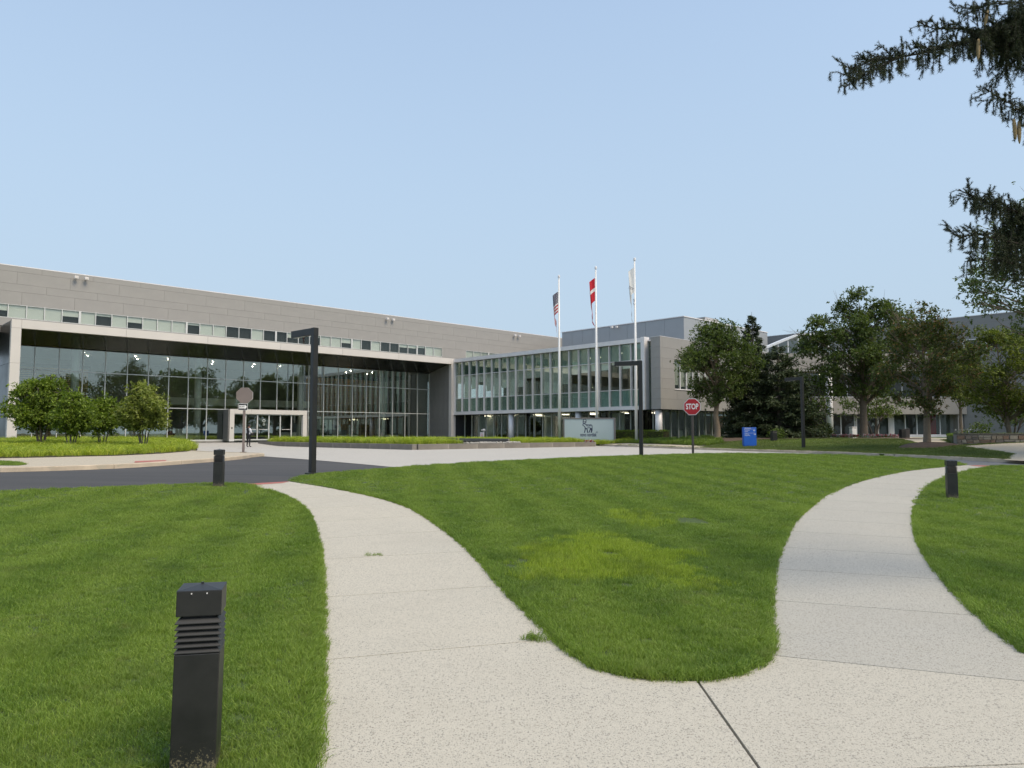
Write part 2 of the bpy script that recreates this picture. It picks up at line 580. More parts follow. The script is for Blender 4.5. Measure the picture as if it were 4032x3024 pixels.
def asphalt(name, c, dusty=0.5):
    m, n, l, b = nt(name)
    P = posn(n)
    mp = n.new('ShaderNodeMapping'); mp.inputs['Rotation'].default_value = (0, 0, 0.25); mp.inputs['Scale'].default_value = (0.12, 1.2, 1)
    l.new(P, mp.inputs[0])
    f = noise(n, l, mp.outputs[0], 0.9, 4, 0.6)
    cc = ramp(n, l, f, [(0.3, c), (0.7, tuple(x * (1 + dusty * 2) for x in c))])
    g = noise(n, l, P, 90, 3, 0.7)
    cc = mixc(n, l, 0.3, cc, ramp(n, l, g, [(0.35, tuple(x * 0.4 for x in c)), (0.7, tuple(x * 2.4 for x in c))]))
    l.new(cc, b.inputs['Base Color'])
    b.inputs['Roughness'].default_value = 0.8
    bump(n, l, g, 0.3, 0.006, b)
    MATS[name] = m
    return m
M_asph = asphalt('dark_asphalt', (0.043, 0.040, 0.037))
M_asph2 = asphalt('worn_asphalt', (0.13, 0.128, 0.128))
M_curb = plain('kerb_concrete', (0.52, 0.43, 0.32), 0.85, var=0.25, scale=1.2, fine=0.25)
M_soil = plain('soil', (0.05, 0.045, 0.02), 0.95, var=0.4, scale=6, fine=0.4)
M_joint = plain('joint_filler', (0.10, 0.085, 0.065), 0.95, var=0.3, scale=8)
M_brick = plain('red_tactile', (0.42, 0.14, 0.11), 0.8, var=0.25, scale=9, fine=0.3)
M_mulch = plain('bark_mulch', (0.105, 0.07, 0.048), 0.95, var=0.5, scale=14, fine=0.7)
M_earth = plain('far_ground', (0.07, 0.09, 0.03), 0.95, var=0.3, scale=0.2)
def lawn_soil():
    m, n, l, b = nt('lawn_thatch')
    P = posn(n)
    f = noise(n, l, P, 14, 4, 0.7)
    l.new(ramp(n, l, f, [(0.3, (0.035, 0.05, 0.012)), (0.7, (0.075, 0.12, 0.022))]), b.inputs['Base Color'])
    b.inputs['Roughness'].default_value = 0.95
    MATS['lawn_thatch'] = m
    return m
M_thatch = lawn_soil()
def lawn_blade(name, dark, mid, light, stripe=True):
    m, n, l, b = nt(name)
    g = n.new('ShaderNodeNewGeometry')
    rnd = g.outputs['Random Per Island']
    c = ramp(n, l, rnd, [(0.0, dark), (0.6, mid), (0.93, light), (1.0, (light[0] * 1.6, light[1] * 1.15, light[2] * 1.5))])
    P = g.outputs['Position']
    f1 = noise(n, l, P, 0.22, 4, 0.6, 0.6)
    f2 = noise(n, l, P, 1.7, 4, 0.65)
    c = mixc(n, l, mth(n, l, 'MULTIPLY', ramp(n, l, f1, [(0.42, (0, 0, 0)), (0.68, (1, 1, 1))]), 0.42), c, (0.32, 0.41, 0.07))
    c = mixc(n, l, mth(n, l, 'MULTIPLY', ramp(n, l, f2, [(0.46, (0, 0, 0)), (0.70, (1, 1, 1))]), 0.55), c, (0.065, 0.125, 0.024))
    if stripe:   # mowing bands
        mp = n.new('ShaderNodeMapping'); mp.inputs['Rotation'].default_value = (0, 0, -0.165)
        l.new(P, mp.inputs[0])
        w = n.new('ShaderNodeTexWave'); w.inputs['Scale'].default_value = 0.27; w.inputs['Distortion'].default_value = 2.6; w.inputs['Detail'].default_value = 2
        l.new(mp.outputs[0], w.inputs['Vector'])
        c = mixc(n, l, mth(n, l, 'MULTIPLY', w.outputs['Fac'], 0.34), c, (0.30, 0.385, 0.075))
        c = mixc(n, l, mth(n, l, 'MULTIPLY', mth(n, l, 'SUBTRACT', 1.0, w.outputs['Fac']), 0.14), c, (0.075, 0.145, 0.022))
    f3 = noise(n, l, P, 4.5, 3, 0.7)
    c = mixc(n, l, mth(n, l, 'MULTIPLY', ramp(n, l, f3, [(0.58, (0, 0, 0)), (0.76, (1, 1, 1))]), 0.42), c, (0.27, 0.24, 0.10))
    l.new(c, b.inputs['Base Color'])
    b.inputs['Roughness'].default_value = 0.5
    b.inputs['Specular IOR Level'].default_value = 0.4
    t = n.new('ShaderNodeBsdfTranslucent'); l.new(mixc(n, l, 1.0, c, (1.0, 1.1, 0.4), 'MULTIPLY'), t.inputs['Color'])
    mx = n.new('ShaderNodeMixShader'); mx.inputs[0].default_value = 0.35
    l.new(b.outputs[0], mx.inputs[1]); l.new(t.outputs[0], mx.inputs[2])
    l.new(mx.outputs[0], n['Material Output'].inputs['Surface'])
    MATS[name] = m
    return m
M_blade = lawn_blade('lawn_grass', (0.085, 0.155, 0.02), (0.205, 0.32, 0.042), (0.34, 0.46, 0.085))
M_blade2 = lawn_blade('yellow_green_grass', (0.20, 0.27, 0.026), (0.37, 0.47, 0.042), (0.50, 0.60, 0.08), stripe=False)
M_sedge = lawn_blade('ornamental_grass', (0.26, 0.34, 0.025), (0.46, 0.55, 0.05), (0.62, 0.66, 0.10), stripe=False)
M_sedge2 = lawn_blade('dark_ornamental_grass', (0.09, 0.15, 0.018), (0.17, 0.26, 0.035), (0.26, 0.35, 0.06), stripe=False)

# ================================================================== ground plan (traced on the terrain)
Aleft = [gp(*p) for p in [(685, 1659), (692, 1500), (695, 1425), (697, 1350), (696, 1290), (693, 1210), (684, 1160), (672, 1122), (654, 1096), (628, 1079), (590, 1063), (552, 1051), (527, 1045.5)]]
Aright = [gp(*p) for p in [(626, 1040), (700, 1052), (780, 1067), (850, 1085), (900, 1105), (945, 1135), (985, 1165), (1030, 1206), (1077, 1262), (1110, 1296), (1150, 1335), (1197, 1382)]]
Tip = [gp(*p) for p in [(1197, 1382), (1225, 1408), (1262, 1432), (1310, 1452), (1370, 1464), (1440, 1470), (1508, 1471), (1560, 1466), (1602, 1456), (1640, 1440), (1665, 1416)]]
Bleft = [gp(*p) for p in [(1665, 1416), (1671, 1390), (1666, 1350), (1664, 1294), (1670, 1240), (1680, 1200), (1695, 1165), (1715, 1130), (1745, 1100), (1790, 1068), (1840, 1047), (1900, 1030), (1960, 1018), (2030, 1010), (2085, 1005)]]
Bright = [gp(*p) for p in [(2160, 1006), (2110, 1012), (2060, 1025), (2010, 1046), (1985, 1072), (1976, 1105), (1977, 1140), (1986, 1175), (2006, 1210), (2050, 1266), (2100, 1317), (2150, 1362), (2212, 1410)]]
AL, AR, TP, BL, BR = (spline(q, 5) for q in (Aleft, Aright, Tip, Bleft, Bright))
Cfar = [gp(*p) for p in [(2085, 1004), (2070, 999), (2000, 991.5), (1900, 986), (1800, 983), (1700, 981), (1600, 980), (1500, 981), (1390, 984), (1200, 991), (1000, 1001), (850, 1011), (700, 1023), (645, 1031), (626, 1038)]]
CF = spline(Cfar, 4)
Lfar = [gp(*p) for p in [(527, 1045), (470, 1044), (400, 1047), (300, 1051), (150, 1056), (0, 1063)]]
LF = spline(Lfar, 4)
jx = BR[-1]
Bend = [(jx[0] + 0.55, jx[1] - 0.9), (jx[0] + 0.9, jx[1] - 2.2), (jx[0] + 1.0, jx[1] - 5.0), (jx[0] + 1.0, -5.0)]
Aend = [(AL[0][0] - 0.02, 2.0), (AL[0][0] - 0.05, -5.0)]

lawn_c = AR + TP[1:] + BL[1:] + CF[1:]
lawn_l = Aend[::-1] + AL + LF[1:] + [(LF[-1][0] - 9, LF[-1][1] - 1.5), (-30, -5)]
lawn_r = BR + Bend + [(45, -5), (45, 22), (BR[0][0] + 12, BR[0][1] - 1.0), (BR[0][0] + 5, BR[0][1] + 0.2)]

# the whole ground, to the horizon
def z_base(x, y):
    return L(np.clip(x, -150, 150), np.clip(y, -60, 130)) - 0.30
gx = [-1500, -500, -160] + list(range(-120, 121, 6)) + [160, 500, 1500]
gy = [-1500, -400, -120] + list(range(-60, 121, 4)) + [160, 500, 1500]
V = np.array([(x, y, float(z_base(x, y))) for y in gy for x in gx])
nx = len(gx)
F = np.array([(j * nx + i, j * nx + i + 1, (j + 1) * nx + i + 1, (j + 1) * nx + i) for j in range(len(gy) - 1) for i in range(nx - 1)])
tag(from_np('ground', V, F, M_earth), kind='structure')

# lawns: a soil sheet, the blades come later
for nm, pl in (('lawn_centre', lawn_c), ('lawn_left', lawn_l), ('lawn_right', lawn_r)):
    patch(nm, pl, lambda x, y: L(x, y) + 0.012, M_thatch, 1.5, skirt=0.14)

# footpath: bed plus slabs with real joints
path_all = Aend[::-1] + AL + AR + TP[1:] + BL[1:] + BR + Bend
def zA(x, y): return L(x, y)
footpath = patch('footpath', path_all, lambda x, y: L(x, y) - 0.022, M_joint, 1.5)
def halfplane(p, q, keep, gap=0.006):
    """clip that keeps the side of line p-q where point keep lies"""
    d = Vector((q[0] - p[0], q[1] - p[1])).normalized()
    nrm = Vector((-d.y, d.x))
    if (Vector(keep[:2]) - Vector(p[:2])).dot(nrm) > 0: nrm = -nrm
    pt = Vector(p[:2]) - nrm * gap
    return ((pt.x, pt.y), (nrm.x, nrm.y))
def slab_strip(poly, joints, beyond, mat=None):
    """slabs between consecutive joint lines; joints run from near to far"""
    for i in range(len(joints)):
        a = joints[i]
        mid_n = joints[i + 1] if i + 1 < len(joints) else None
        nxt = mid_n if mid_n else beyond
        keep = ((nxt[0][0] + nxt[1][0]) / 2, (nxt[0][1] + nxt[1][1]) / 2)
        cl = [halfplane(a[0], a[1], keep)]
        if mid_n:
            keep2 = ((a[0][0] + a[1][0]) / 2, (a[0][1] + a[1][1]) / 2)
            cl.append(halfplane(mid_n[0], mid_n[1], keep2))
        patch('slab', poly, zA, mat or M_path, 1.5, skirt=0.05, clips=cl, parent=footpath)
def far_joints(left, right, start, step, nmax):
    """joints across a path between its two edges, evenly spaced along it"""
    def res(pl):
        a = np.array(pl); d = np.r_[0, np.cumsum(np.hypot(*np.diff(a, axis=0).T))]
        return a, d
    la, ld = res(left); ra, rd = res(right)
    out = []
    tot = 0.5 * (ld[-1] + rd[-1])
    k = start
    while k < tot - 1.0 and len(out) < nmax:
        t = k / tot
        out.append((tuple(np.array([np.interp(t * ld[-1], ld, la[:, j]) for j in (0, 1)])), tuple(np.array([np.interp(t * rd[-1], rd, ra[:, j]) for j in (0, 1)]))))
        k += step
    return out
j0 = (gp(695, 1425.7), gp(1199, 1380)); j1 = (gp(695, 1290), gp(1077, 1265)); j2 = (gp(699, 1208), gp(1007, 1191))
ia = min(range(len(AL)), key=lambda i: math.dist(AL[i], j0[0]))
ia2 = min(range(len(AL)), key=lambda i: math.dist(AL[i], j2[0]))
ir2 = min(range(len(AR)), key=lambda i: math.dist(AR[i], j2[1]))
polyA = AL[max(ia - 1, 0):] + AR
fjA = far_joints(AL[ia2:], AR[:ir2 + 1][::-1], 1.6, 1.6, 12)
slab_strip(polyA + [TP[1]], [j0, j1, j2] + fjA, (AL[-1], AR[0]))
k0 = (gp(1674, 1416), gp(2212, 1471)); k1 = (gp(1669, 1296), gp(2116, 1330))
ib1 = min(range(len(BL)), key=lambda i: math.dist(BL[i], k1[0]))
ir1 = min(range(len(BR)), key=lambda i: math.dist(BR[i], k1[1]))
fjB = far_joints(BL[ib1:], BR[:ir1 + 1][::-1], 1.6, 1.6, 16)
polyB = [TP[-2]] + BL + BR + Bend[:2]
slab_strip(polyB, [k0, k1] + fjB, (BL[-1], BR[0]), M_pathB)
# junction in front of the camera, two slabs split by the long diagonal joint
polyJ = Aend[::-1] + AL[:ia + 2] + [AR[-1]] + TP + [BR[-1]] + Bend
m0, m1 = gp(1507, 1471), gp(1640, 1659)
c0 = halfplane(j0[0], j0[1], (1.0, 0)); c1 = halfplane(k0[0], k0[1], (1.5, 0))
patch('slab', polyJ, zA, M_path, 1.5, skirt=0.05, clips=[c0, c1, halfplane(m0, m1, (-0.5, 2.5), 0.009)], parent=footpath)
n0, n1 = gp(1990, 1659), gp(2212, 1650)
patch('slab', polyJ, zA, M_path, 1.5, skirt=0.05, clips=[c1, halfplane(m0, m1, (5, 4), 0.009), halfplane(n0, n1, (3, 8))], parent=footpath)
patch('slab', polyJ, zA, M_path, 1.5, skirt=0.05, clips=[halfplane(m0, m1, (5, 4), 0.009), halfplane(n0, n1, (2, -4))], parent=footpath)

# ------------------------------------------------------------------ road, plaza, far side
road = [(-80, 8), (-60, 14), gp(0, 1063), gp(300, 1051), gp(527, 1047), (-3, 18.5), (2, 24), (10, 26), gp(2160, 1007), (BR[0][0] + 12, BR[0][1] - 3), (60, 20), (60, 34), (24, 31.5), (19.8, 32.5), (14.5, 40), (8, 62), (-30, 64), (-40, 40), (-80, 30)]
patch('asphalt_road', road, Lr, M_asph, 1.5)
def kerb_pts(lst, off=-0.13):
    return [gp(x, y, off) for x, y in lst]
K_far = [(7.2, 60.5)] + kerb_pts([(1400, 967), (1508, 971.5), (1700, 978), (1805, 981.5), (1905, 986.5), (2010, 991), (2100, 995.5), (2160, 998.5), (2212, 1001), (2290, 1004)])
K_far = spline(K_far, 4)
K_left = spline(kerb_pts([(0, 1020), (150, 1016), (290, 1010), (430, 1000), (520, 992), (548, 987)]), 4)
tip = K_left[-1]
tip2 = [(tip[0] + 0.25, tip[1] + 0.7), (tip[0] - 0.5, tip[1] + 1.6), (tip[0] - 2.2, tip[1] + 2.6)]
K_left = K_left[:-1] + spline([K_left[-1]] + tip2 + [(tip[0] - 6.5, tip[1] + 7.5), loc2w(-31.0, -5.5)], 5)
worn = [gp(1940, 984, -0.13), gp(1600, 980, -0.13), (11, 28.5), (BR[0][0] - 1.5, BR[0][1] + 0.1), (BR[0][0] + 12, BR[0][1] - 3), (60, 20), (60, 34), (24, 31.5)] + [p for p in K_far[::-1] if p[1] < 41]
patch('side_road', worn, lambda x, y: Lr(x, y) + 0.004, M_asph2, 1.5)
b0, b1 = gp(556, 985, -0.13), gp(846, 1009, -0.13)
plaza_edge = [(b1[0] + 1.2, b1[1] - 1.0), (2, 26.5), gp(1400, 985, -0.13), gp(1700, 982, -0.13), (K_far[-1][0] - 5.2, 38.5)]
pz = [b0, b1] + plaza_edge + [p for p in K_far[::-1] if p[1] > 39] + [(8, 62), loc2w(-1, -13), loc2w(-1, -1), loc2w(-33, -1), loc2w(-31.5, -6)]
pz += [(tip[0] - 6, tip[1] + 7.0), (tip[0] - 1.0, tip[1] + 2.0)]
patch('plaza', pz, lambda x, y: Lr(x, y) + 0.008, M_plaza, 1.5)
# pale walk in front of the left bed
bed_front = kerb_pts([(0, 990), (100, 988), (250, 984.5), (350, 979.5), (400, 975.5), (424, 970)], 0.0)
bf_end = bed_front[-1]
walk_l = K_left + [loc2w(-38, -3), (-60, 36), (-60, 24)]
patch('sidewalk', walk_l, lambda x, y: L(x, y) - 0.004, M_walk, 1.5, skirt=0.12)
# far bank beyond the road on the right
far_poly = K_far + [(26, 29.5), (60, 34), (75, 60), (75, 88), (20, 84), loc2w(1.0, -26), loc2w(1.0, -12), loc2w(-3.2, -12.5)]
patch('far_lawn', far_poly, lambda x, y: L(x, y) - 0.002, M_thatch, 1.5, skirt=0.12)

def kerb_run(name, pts, w=0.16, step=3.0, label=None, out=1, h=0.15, top=0.012, mat=M_curb):
    """row of kerb stones along a line"""
    a = np.array(pts); d = np.r_[0, np.cumsum(np.hypot(*np.diff(a, axis=0).T))]
    root = empty(name, (float(a[0][0]), float(a[0][1]), Lf(*a[0])))
    root['kind'] = 'structure'
    k = 0.0
    while k < d[-1] - 0.2:
        e = min(k + step, d[-1])
        ts = np.linspace(k + 0.008, e - 0.008, 5)
        P = np.stack([np.interp(ts, d, a[:, 0]), np.interp(ts, d, a[:, 1])], 1)
        T = np.gradient(P, axis=0); T /= np.linalg.norm(T, axis=1)[:, None] + 1e-9
        N = np.stack([-T[:, 1], T[:, 0]], 1) * out
        mb = MB()
        vs = []
        for p, nn in zip(P, N):
            z = Lf(*p)
            p = p - nn * 0.025
            q = p + nn * w
            rr = 0.025
            ring = [(p[0], p[1], z - h - 0.05), (p[0] + nn[0] * 0.01, p[1] + nn[1] * 0.01, z + top - rr), (p[0] + nn[0] * rr * 1.3, p[1] + nn[1] * rr * 1.3, z + top), (q[0], q[1], z + top), (q[0], q[1], z - h - 0.05)]
            vs.append(ring)
        o = 0
        for ring in vs: mb.v += ring
        for i in range(len(vs) - 1):
            for k2 in range(5):
                k3 = (k2 + 1) % 5
                mb.f.append((i * 5 + k2, i * 5 + k3, (i + 1) * 5 + k3, (i + 1) * 5 + k2))
        mb.f.append((0, 1, 2, 3, 4)); mb.f.append(tuple((len(vs) - 1) * 5 + t for t in range(5)))
        ob = mb.build('kerb_stone', mat, root)
        for vv in ob.data.vertices:
            vv.co -= Vector(root.location)
        k = e
    return root
kerb_run('kerb_far', K_far, out=1, step=3.2)
kerb_run('kerb_left', K_left, out=1, step=3.0)
kerb_run('kerb_lawn_centre', CF[::-1], out=-1, step=3.0, top=-0.002)
kerb_run('kerb_lawn_left', LF, out=1, step=3.0, top=-0.002)
# red tactile strips where the paths meet the road
ra, rb = AL[-1], AR[0]
mb = [(ra[0], ra[1] - 0.02), (rb[0], rb[1] - 0.02), (rb[0] - 0.05, rb[1] - 0.42), (ra[0] + 0.08, ra[1] - 0.42)]
patch('tactile_strip_path', mb, lambda x, y: L(x, y) + 0.005, M_brick, 1.5)
tp_ = kerb_pts([(292, 996), (360, 993.5), (357, 996.5), (290, 999.5)], 0.0)
patch('tactile_strip_walk', tp_, lambda x, y: L(x, y) + 0.003, M_brick, 1.5)
tp2 = [(BL[-1][0] + 0.1, BL[-1][1] - 0.05), (BR[0][0] - 0.1, BR[0][1] - 0.05), (BR[0][0] - 0.3, BR[0][1] - 0.5), (BL[-1][0] + 0.1, BL[-1][1] - 0.5)]
patch('tactile_strip_crossing', tp2, lambda x, y: L(x, y) + 0.005, M_brick, 1.5)

# ------------------------------------------------------------------ lawns of blades
rng = np.random.default_rng(7)
T_near = [tuft(k, 40, 0.05, 0.022, 0.06, 0.0030, 0.7, M_blade) for k in range(4)]
T_far = [tuft(20 + k, 44, 0.10, 0.03, 0.065, 0.007, 0.6, M_blade, 1) for k in range(3)]
M_blade3 = lawn_blade('shaded_bank_grass', (0.06, 0.09, 0.022), (0.135, 0.18, 0.045), (0.21, 0.25, 0.075), stripe=False)  # the bank's shade is put into these darker, duller blade colours
T_bank = [tuft(30 + k, 26, 0.10, 0.04, 0.075, 0.011, 0.6, M_blade3, 1) for k in range(3)]
T_pale = [tuft(40 + k, 30, 0.055, 0.04, 0.095, 0.0034, 0.5, M_blade2) for k in range(3)]
YP = [gp(*p) for p in [(1085, 1230), (1110, 1200), (1180, 1178), (1260, 1160), (1380, 1166), (1450, 1185), (1500, 1205), (1540, 1240), (1535, 1268), (1440, 1272), (1330, 1262), (1240, 1262), (1150, 1265), (1095, 1262)]]
YP = spline(YP + [YP[0]], 3)
YPx = [(YP_c[0] + (p[0] - YP_c[0]) * 1.18, YP_c[1] + (p[1] - YP_c[1]) * 1.18) for YP_c in [np.mean(np.array(YP), axis=0)] for p in YP]
YP2 = [gp(*p) for p in [(1290, 1115), (1350, 1100), (1440, 1102), (1490, 1120), (1480, 1138), (1400, 1145), (1330, 1135)]]
BARE = [(gp(1490, 1128), 0.28), (gp(1318, 1200), 0.16), (gp(1130, 1215), 0.1), (gp(1105, 1226), 0.1), (gp(1350, 1268), 0.12)]
def wobble(x, y):
    return 0.16 * np.sin(x * 5.1 + 1.3 * y) + 0.12 * np.sin(y * 7.3 - 2.1 * x) + 0.07 * np.sin(13 * x + 11 * y)
def lawn_points(poly, rings, edge=0.0):
    xs = [p[0] for p in poly]; ys = [p[1] for p in poly]
    bx = (max(min(xs), -32), min(max(xs), 32)); by = (max(min(ys), 1.2), max(ys))
    out = []
    for (d0, d1, dens, scl) in rings:
        y0, y1 = max(by[0], -1), min(by[1], d1)
        if y1 <= y0: continue
        X0, X1 = max(bx[0], -d1), min(bx[1], d1)
        n = int((X1 - X0) * (y1 - y0) * dens)
        x = rng.uniform(X0, X1, n); y = rng.uniform(y0, y1, n)
        d = np.hypot(x, y)
        ok = (d >= d0) & (d < d1) & view_ok(x, y)
        x, y = x[ok], y[ok]
        ok = inside(x, y, poly)
        x, y = x[ok], y[ok]
        out.append(np.stack([x, y, np.full(len(x), scl)], 1))
    return np.concatenate(out)
RINGS = [(0, 7, 750, 1.0), (7, 11, 480, 1.15), (11, 16, 300, 1.35)]
RINGSF = [(16, 24, 110, 1.0), (24, 34, 70, 1.25), (34, 60, 40, 1.5)]
def grow(name, poly, label, rings, tufts, mat, skip=None, hs=1.0):
    q = lawn_points(poly, rings)
    if skip is not None:
        q = q[~skip(q[:, 0], q[:, 1])]
    x, y, s = q.T
    n = len(x)
    z = L(x, y) + 0.008
    jit = rng.uniform(0.75, 1.25, n)
    clump = 1 + 0.25 * np.sin(x * 3.1 + 1.7 * np.sin(y * 2.3)) * np.sin(y * 2.7)
    sc = np.stack([s * jit, s * jit, (0.6 + 0.4 * s) * rng.uniform(0.7, 1.25, n) * clump * hs], 1)
    ro = np.stack([rng.normal(0, 0.1, n), rng.normal(0, 0.1, n), rng.uniform(0, 6.28, n)], 1)
    return scatter(name, np.stack([x, y, z], 1), sc, ro, rng.integers(0, len(tufts), n), tufts, label, 'grass', mat)
def in_pale(x, y):
    w = wobble(x, y) + 0.22 * np.sin(2.3 * x - 1.1 * y) * np.sin(1.9 * y + 0.7 * x)
    d = edge_dist(x, y, YP) * np.where(inside(x, y, YP), 1, -1) + w
    d2 = edge_dist(x, y, YP2) * np.where(inside(x, y, YP2), 1, -1) + w - 0.15
    pr = np.maximum(smooth(d, -0.15, 0.45), 0.75 * smooth(d2, -0.2, 0.5))
    pr = pr * (0.82 + 0.18 * np.sin(4.1 * x + 2 * y) * np.sin(5.3 * y - x))
    return rng.uniform(size=len(x)) < pr
def bare(x, y):
    r_ = np.zeros(np.shape(x), bool)
    for (c, rad) in BARE:
        r_ |= np.hypot(x - c[0], (y - c[1]) * 0.8) < rad * (1 + wobble(x, y))
    return r_
skipc = lambda x, y: (in_pale(x, y) & (rng.uniform(size=len(x)) < 0.9)) | bare(x, y)
grow('lawn_grass', lawn_c, 'mown green lawn between the two curving paths', RINGS, T_near, M_blade, skipc)
grow('lawn_grass', lawn_c, 'mown green lawn on the rise towards the plaza', RINGSF, T_far, M_blade)
grow('lawn_grass', lawn_l, 'mown green lawn left of the path around the near bollard', RINGS, T_near, M_blade)
grow('lawn_grass', lawn_l, 'mown green lawn along the asphalt road at far left', RINGSF, T_far, M_blade)
grow('lawn_grass', lawn_r, 'mown green lawn right of the right-hand path', RINGS, T_near, M_blade)
grow('lawn_grass', lawn_r, 'mown green lawn by the road at far right', RINGSF, T_far, M_blade)
grow('pale_grass', YPx, 'patch of taller yellow-green grass in the middle lawn', [(0, 16, 620, 1.0)], T_pale, M_blade2, lambda x, y: ~in_pale(x, y) | bare(x, y) | ~inside(x, y, lawn_c) | (edge_dist(x, y, lawn_c) < 0.08))
grow('pale_grass', YP2, 'smaller yellow-green grass patch behind the large one', [(0, 18, 260, 1.1)], T_pale, M_blade2, lambda x, y: ~in_pale(x, y) | bare(x, y))
# shaggy rim hanging over the concrete
def rim(name, line, label, inward, dens=70):
    a = np.array(line); d = np.r_[0, np.cumsum(np.hypot(*np.diff(a, axis=0).T))]
    n = int(d[-1] * dens)
    t = rng.uniform(0, d[-1], n)
    x = np.interp(t, d, a[:, 0]); y = np.interp(t, d, a[:, 1])
    ok = view_ok(x, y) & (np.hypot(x, y) < 17)
    x, y, t = x[ok], y[ok], t[ok]
    e = 0.05
    tx = np.interp(t + e, d, a[:, 0]) - np.interp(t - e, d, a[:, 0]); ty = np.interp(t + e, d, a[:, 1]) - np.interp(t - e, d, a[:, 1])
    nn = np.hypot(tx, ty) + 1e-9
    nxv, nyv = -ty / nn * inward, tx / nn * inward
    off = rng.uniform(0.0, 0.07, len(x))
    x = x + nxv * off; y = y + nyv * off
    m = len(x)
    s = rng.uniform(0.8, 1.35, m)
    ang = np.arctan2(-nyv, -nxv)
    tilt = rng.uniform(0.15, 0.7, m)
    ro = np.stack([-np.sin(ang) * tilt, np.cos(ang) * tilt, rng.normal(0, 0.4, m)], 1)
    sc = np.stack([s, s, s * rng.uniform(0.8, 1.3, m)], 1)
    scatter(name, np.stack([x, y, L(x, y) + 0.01], 1), sc, ro, rng.integers(0, 4, m), T_near, label, 'grass', M_blade)
rim('grass_edge', AR + TP[1:] + BL[1:], 'shaggy grass edge of the middle lawn over the concrete', 1)
rim('grass_edge', AL, 'shaggy grass edge of the left lawn over the concrete', 1)
rim('grass_edge', BR, 'shaggy grass edge of the right lawn over the concrete', 1)

# ================================================================== buildings
M_panel = plain('warm_grey_panel', (0.325, 0.31, 0.29), 0.55, metal=0.0, var=0.06, scale=0.8)
M_back = plain('panel_joint', (0.15, 0.14, 0.13), 0.9)
M_white = plain('white_stone_frame', (0.65, 0.605, 0.565), 0.55, var=0.04, scale=0.6)
M_silver = plain('silver_aluminium', (0.78, 0.75, 0.74), 0.42, metal=0.1, var=0.05)
M_mull = plain('pale_mullion', (0.66, 0.66, 0.63), 0.4, metal=0.15, var=0.05)
M_darkm = plain('dark_bronze_metal', (0.030, 0.030, 0.030), 0.3, metal=0.2, var=0.2, scale=0.6)
M_soff = plain('dark_soffit_panel', (0.025, 0.026, 0.026), 0.22, metal=0.3, var=0.25, scale=0.4)
M_return = plain('grey_return_panel', (0.22, 0.21, 0.20), 0.45, var=0.08)
M_blue = plain('blue_grey_panel', (0.36, 0.375, 0.385), 0.5, metal=0.2, var=0.05, scale=0.5)
M_gwing = plain('mid_grey_panel', (0.25, 0.24, 0.228), 0.5, metal=0.1, var=0.05, scale=0.5)
M_beige = plain('beige_grey_panel', (0.33, 0.30, 0.27), 0.6, var=0.05)
M_roof = plain('roof_gravel', (0.25, 0.24, 0.23), 0.9, var=0.2, scale=2)
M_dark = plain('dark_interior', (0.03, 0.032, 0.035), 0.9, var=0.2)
M_inwall = plain('interior_wall', (0.20, 0.21, 0.20), 0.8, var=0.15, scale=0.4)
M_infloor = plain('interior_floor', (0.30, 0.28, 0.26), 0.4, var=0.15)
M_ceil = plain('interior_ceiling', (0.55, 0.55, 0.52), 0.8, var=0.05)
M_blind = plain('cream_blind', (0.92, 0.92, 0.86), 0.8, var=0.04)
M_wood = plain('oak_slat', (0.52, 0.27, 0.10), 0.5, var=0.35, scale=3)
M_lowwall = plain('white_interior_panel', (0.82, 0.84, 0.75), 0.6, var=0.05)
G_lobby = glass('lobby_glass', (0.90, 0.935, 0.90), 0.13, 1.6, 0.03)
G_wing = glass('green_wing_glass', (0.955, 0.99, 0.97), 0.015, 0.6)
G_span = glass('green_spandrel_glass', (0.86, 0.94, 0.91), 0.02, 0.8)
G_win = glass('window_glass', (0.965, 0.985, 0.96), 0.01, 0.6)
G_dark = glass('dark_ground_floor_glass', (0.84, 0.87, 0.85), 0.005, 0.45)
M_col = plain('satin_column', (0.88, 0.88, 0.84), 0.35, metal=0.0, var=0.03)
M_teal = plain('teal_spandrel', (0.42, 0.52, 0.49), 0.6, var=0.05)
M_addlamp = emit('added_ceiling_light', (1.0, 0.86, 0.66), 4.0)  # glow for tubes added to brighten the wing and entrance rooms
M_spot = emit('ceiling_spot', (1.0, 0.85, 0.64), 90.0)
M_navy = plain('navy_print', (0.006, 0.012, 0.06), 0.6)
FL = 0.98

def panels(parent, axis, at, s0, s1, rows, length, mat, th=0.04, gap=0.011, holes=(), shift=0.45, name='wall_panel', back=None, face=-1):
    """cladding panels on a plane: axis 'x' -> wall runs along local x at y=at (facing face*y)"""
    for ri, (z0, z1) in enumerate(rows):
        spans = [(s0, s1)]
        for (h0, h1, hz0, hz1) in holes:
            if hz0 < z1 - 0.02 and hz1 > z0 + 0.02:
                ns = []
                for a, b in spans:
                    if h1 <= a or h0 >= b: ns.append((a, b)); continue
                    if a < h0: ns.append((a, h0))
                    if h1 < b: ns.append((h1, b))
                spans = ns
        for a, b in spans:
            k = math.floor((a - shift * ri * length) / length)
            cut = [a]
            while True:
                c = (k + 1) * length + shift * ri * length
                k += 1
                if c >= b - 0.05: break
                if c > a + 0.05: cut.append(c)
            cut.append(b)
            for c0, c1 in zip(cut[:-1], cut[1:]):
                lo, hi = (at - th, at) if face < 0 else (at, at + th)
                if axis == 'x':
                    box(name, parent, c0 + gap / 2, c1 - gap / 2, lo, hi, z0 + gap / 2, z1 - gap / 2, mat)
                else:
                    box(name, parent, lo, hi, c0 + gap / 2, c1 - gap / 2, z0 + gap / 2, z1 - gap / 2, mat)

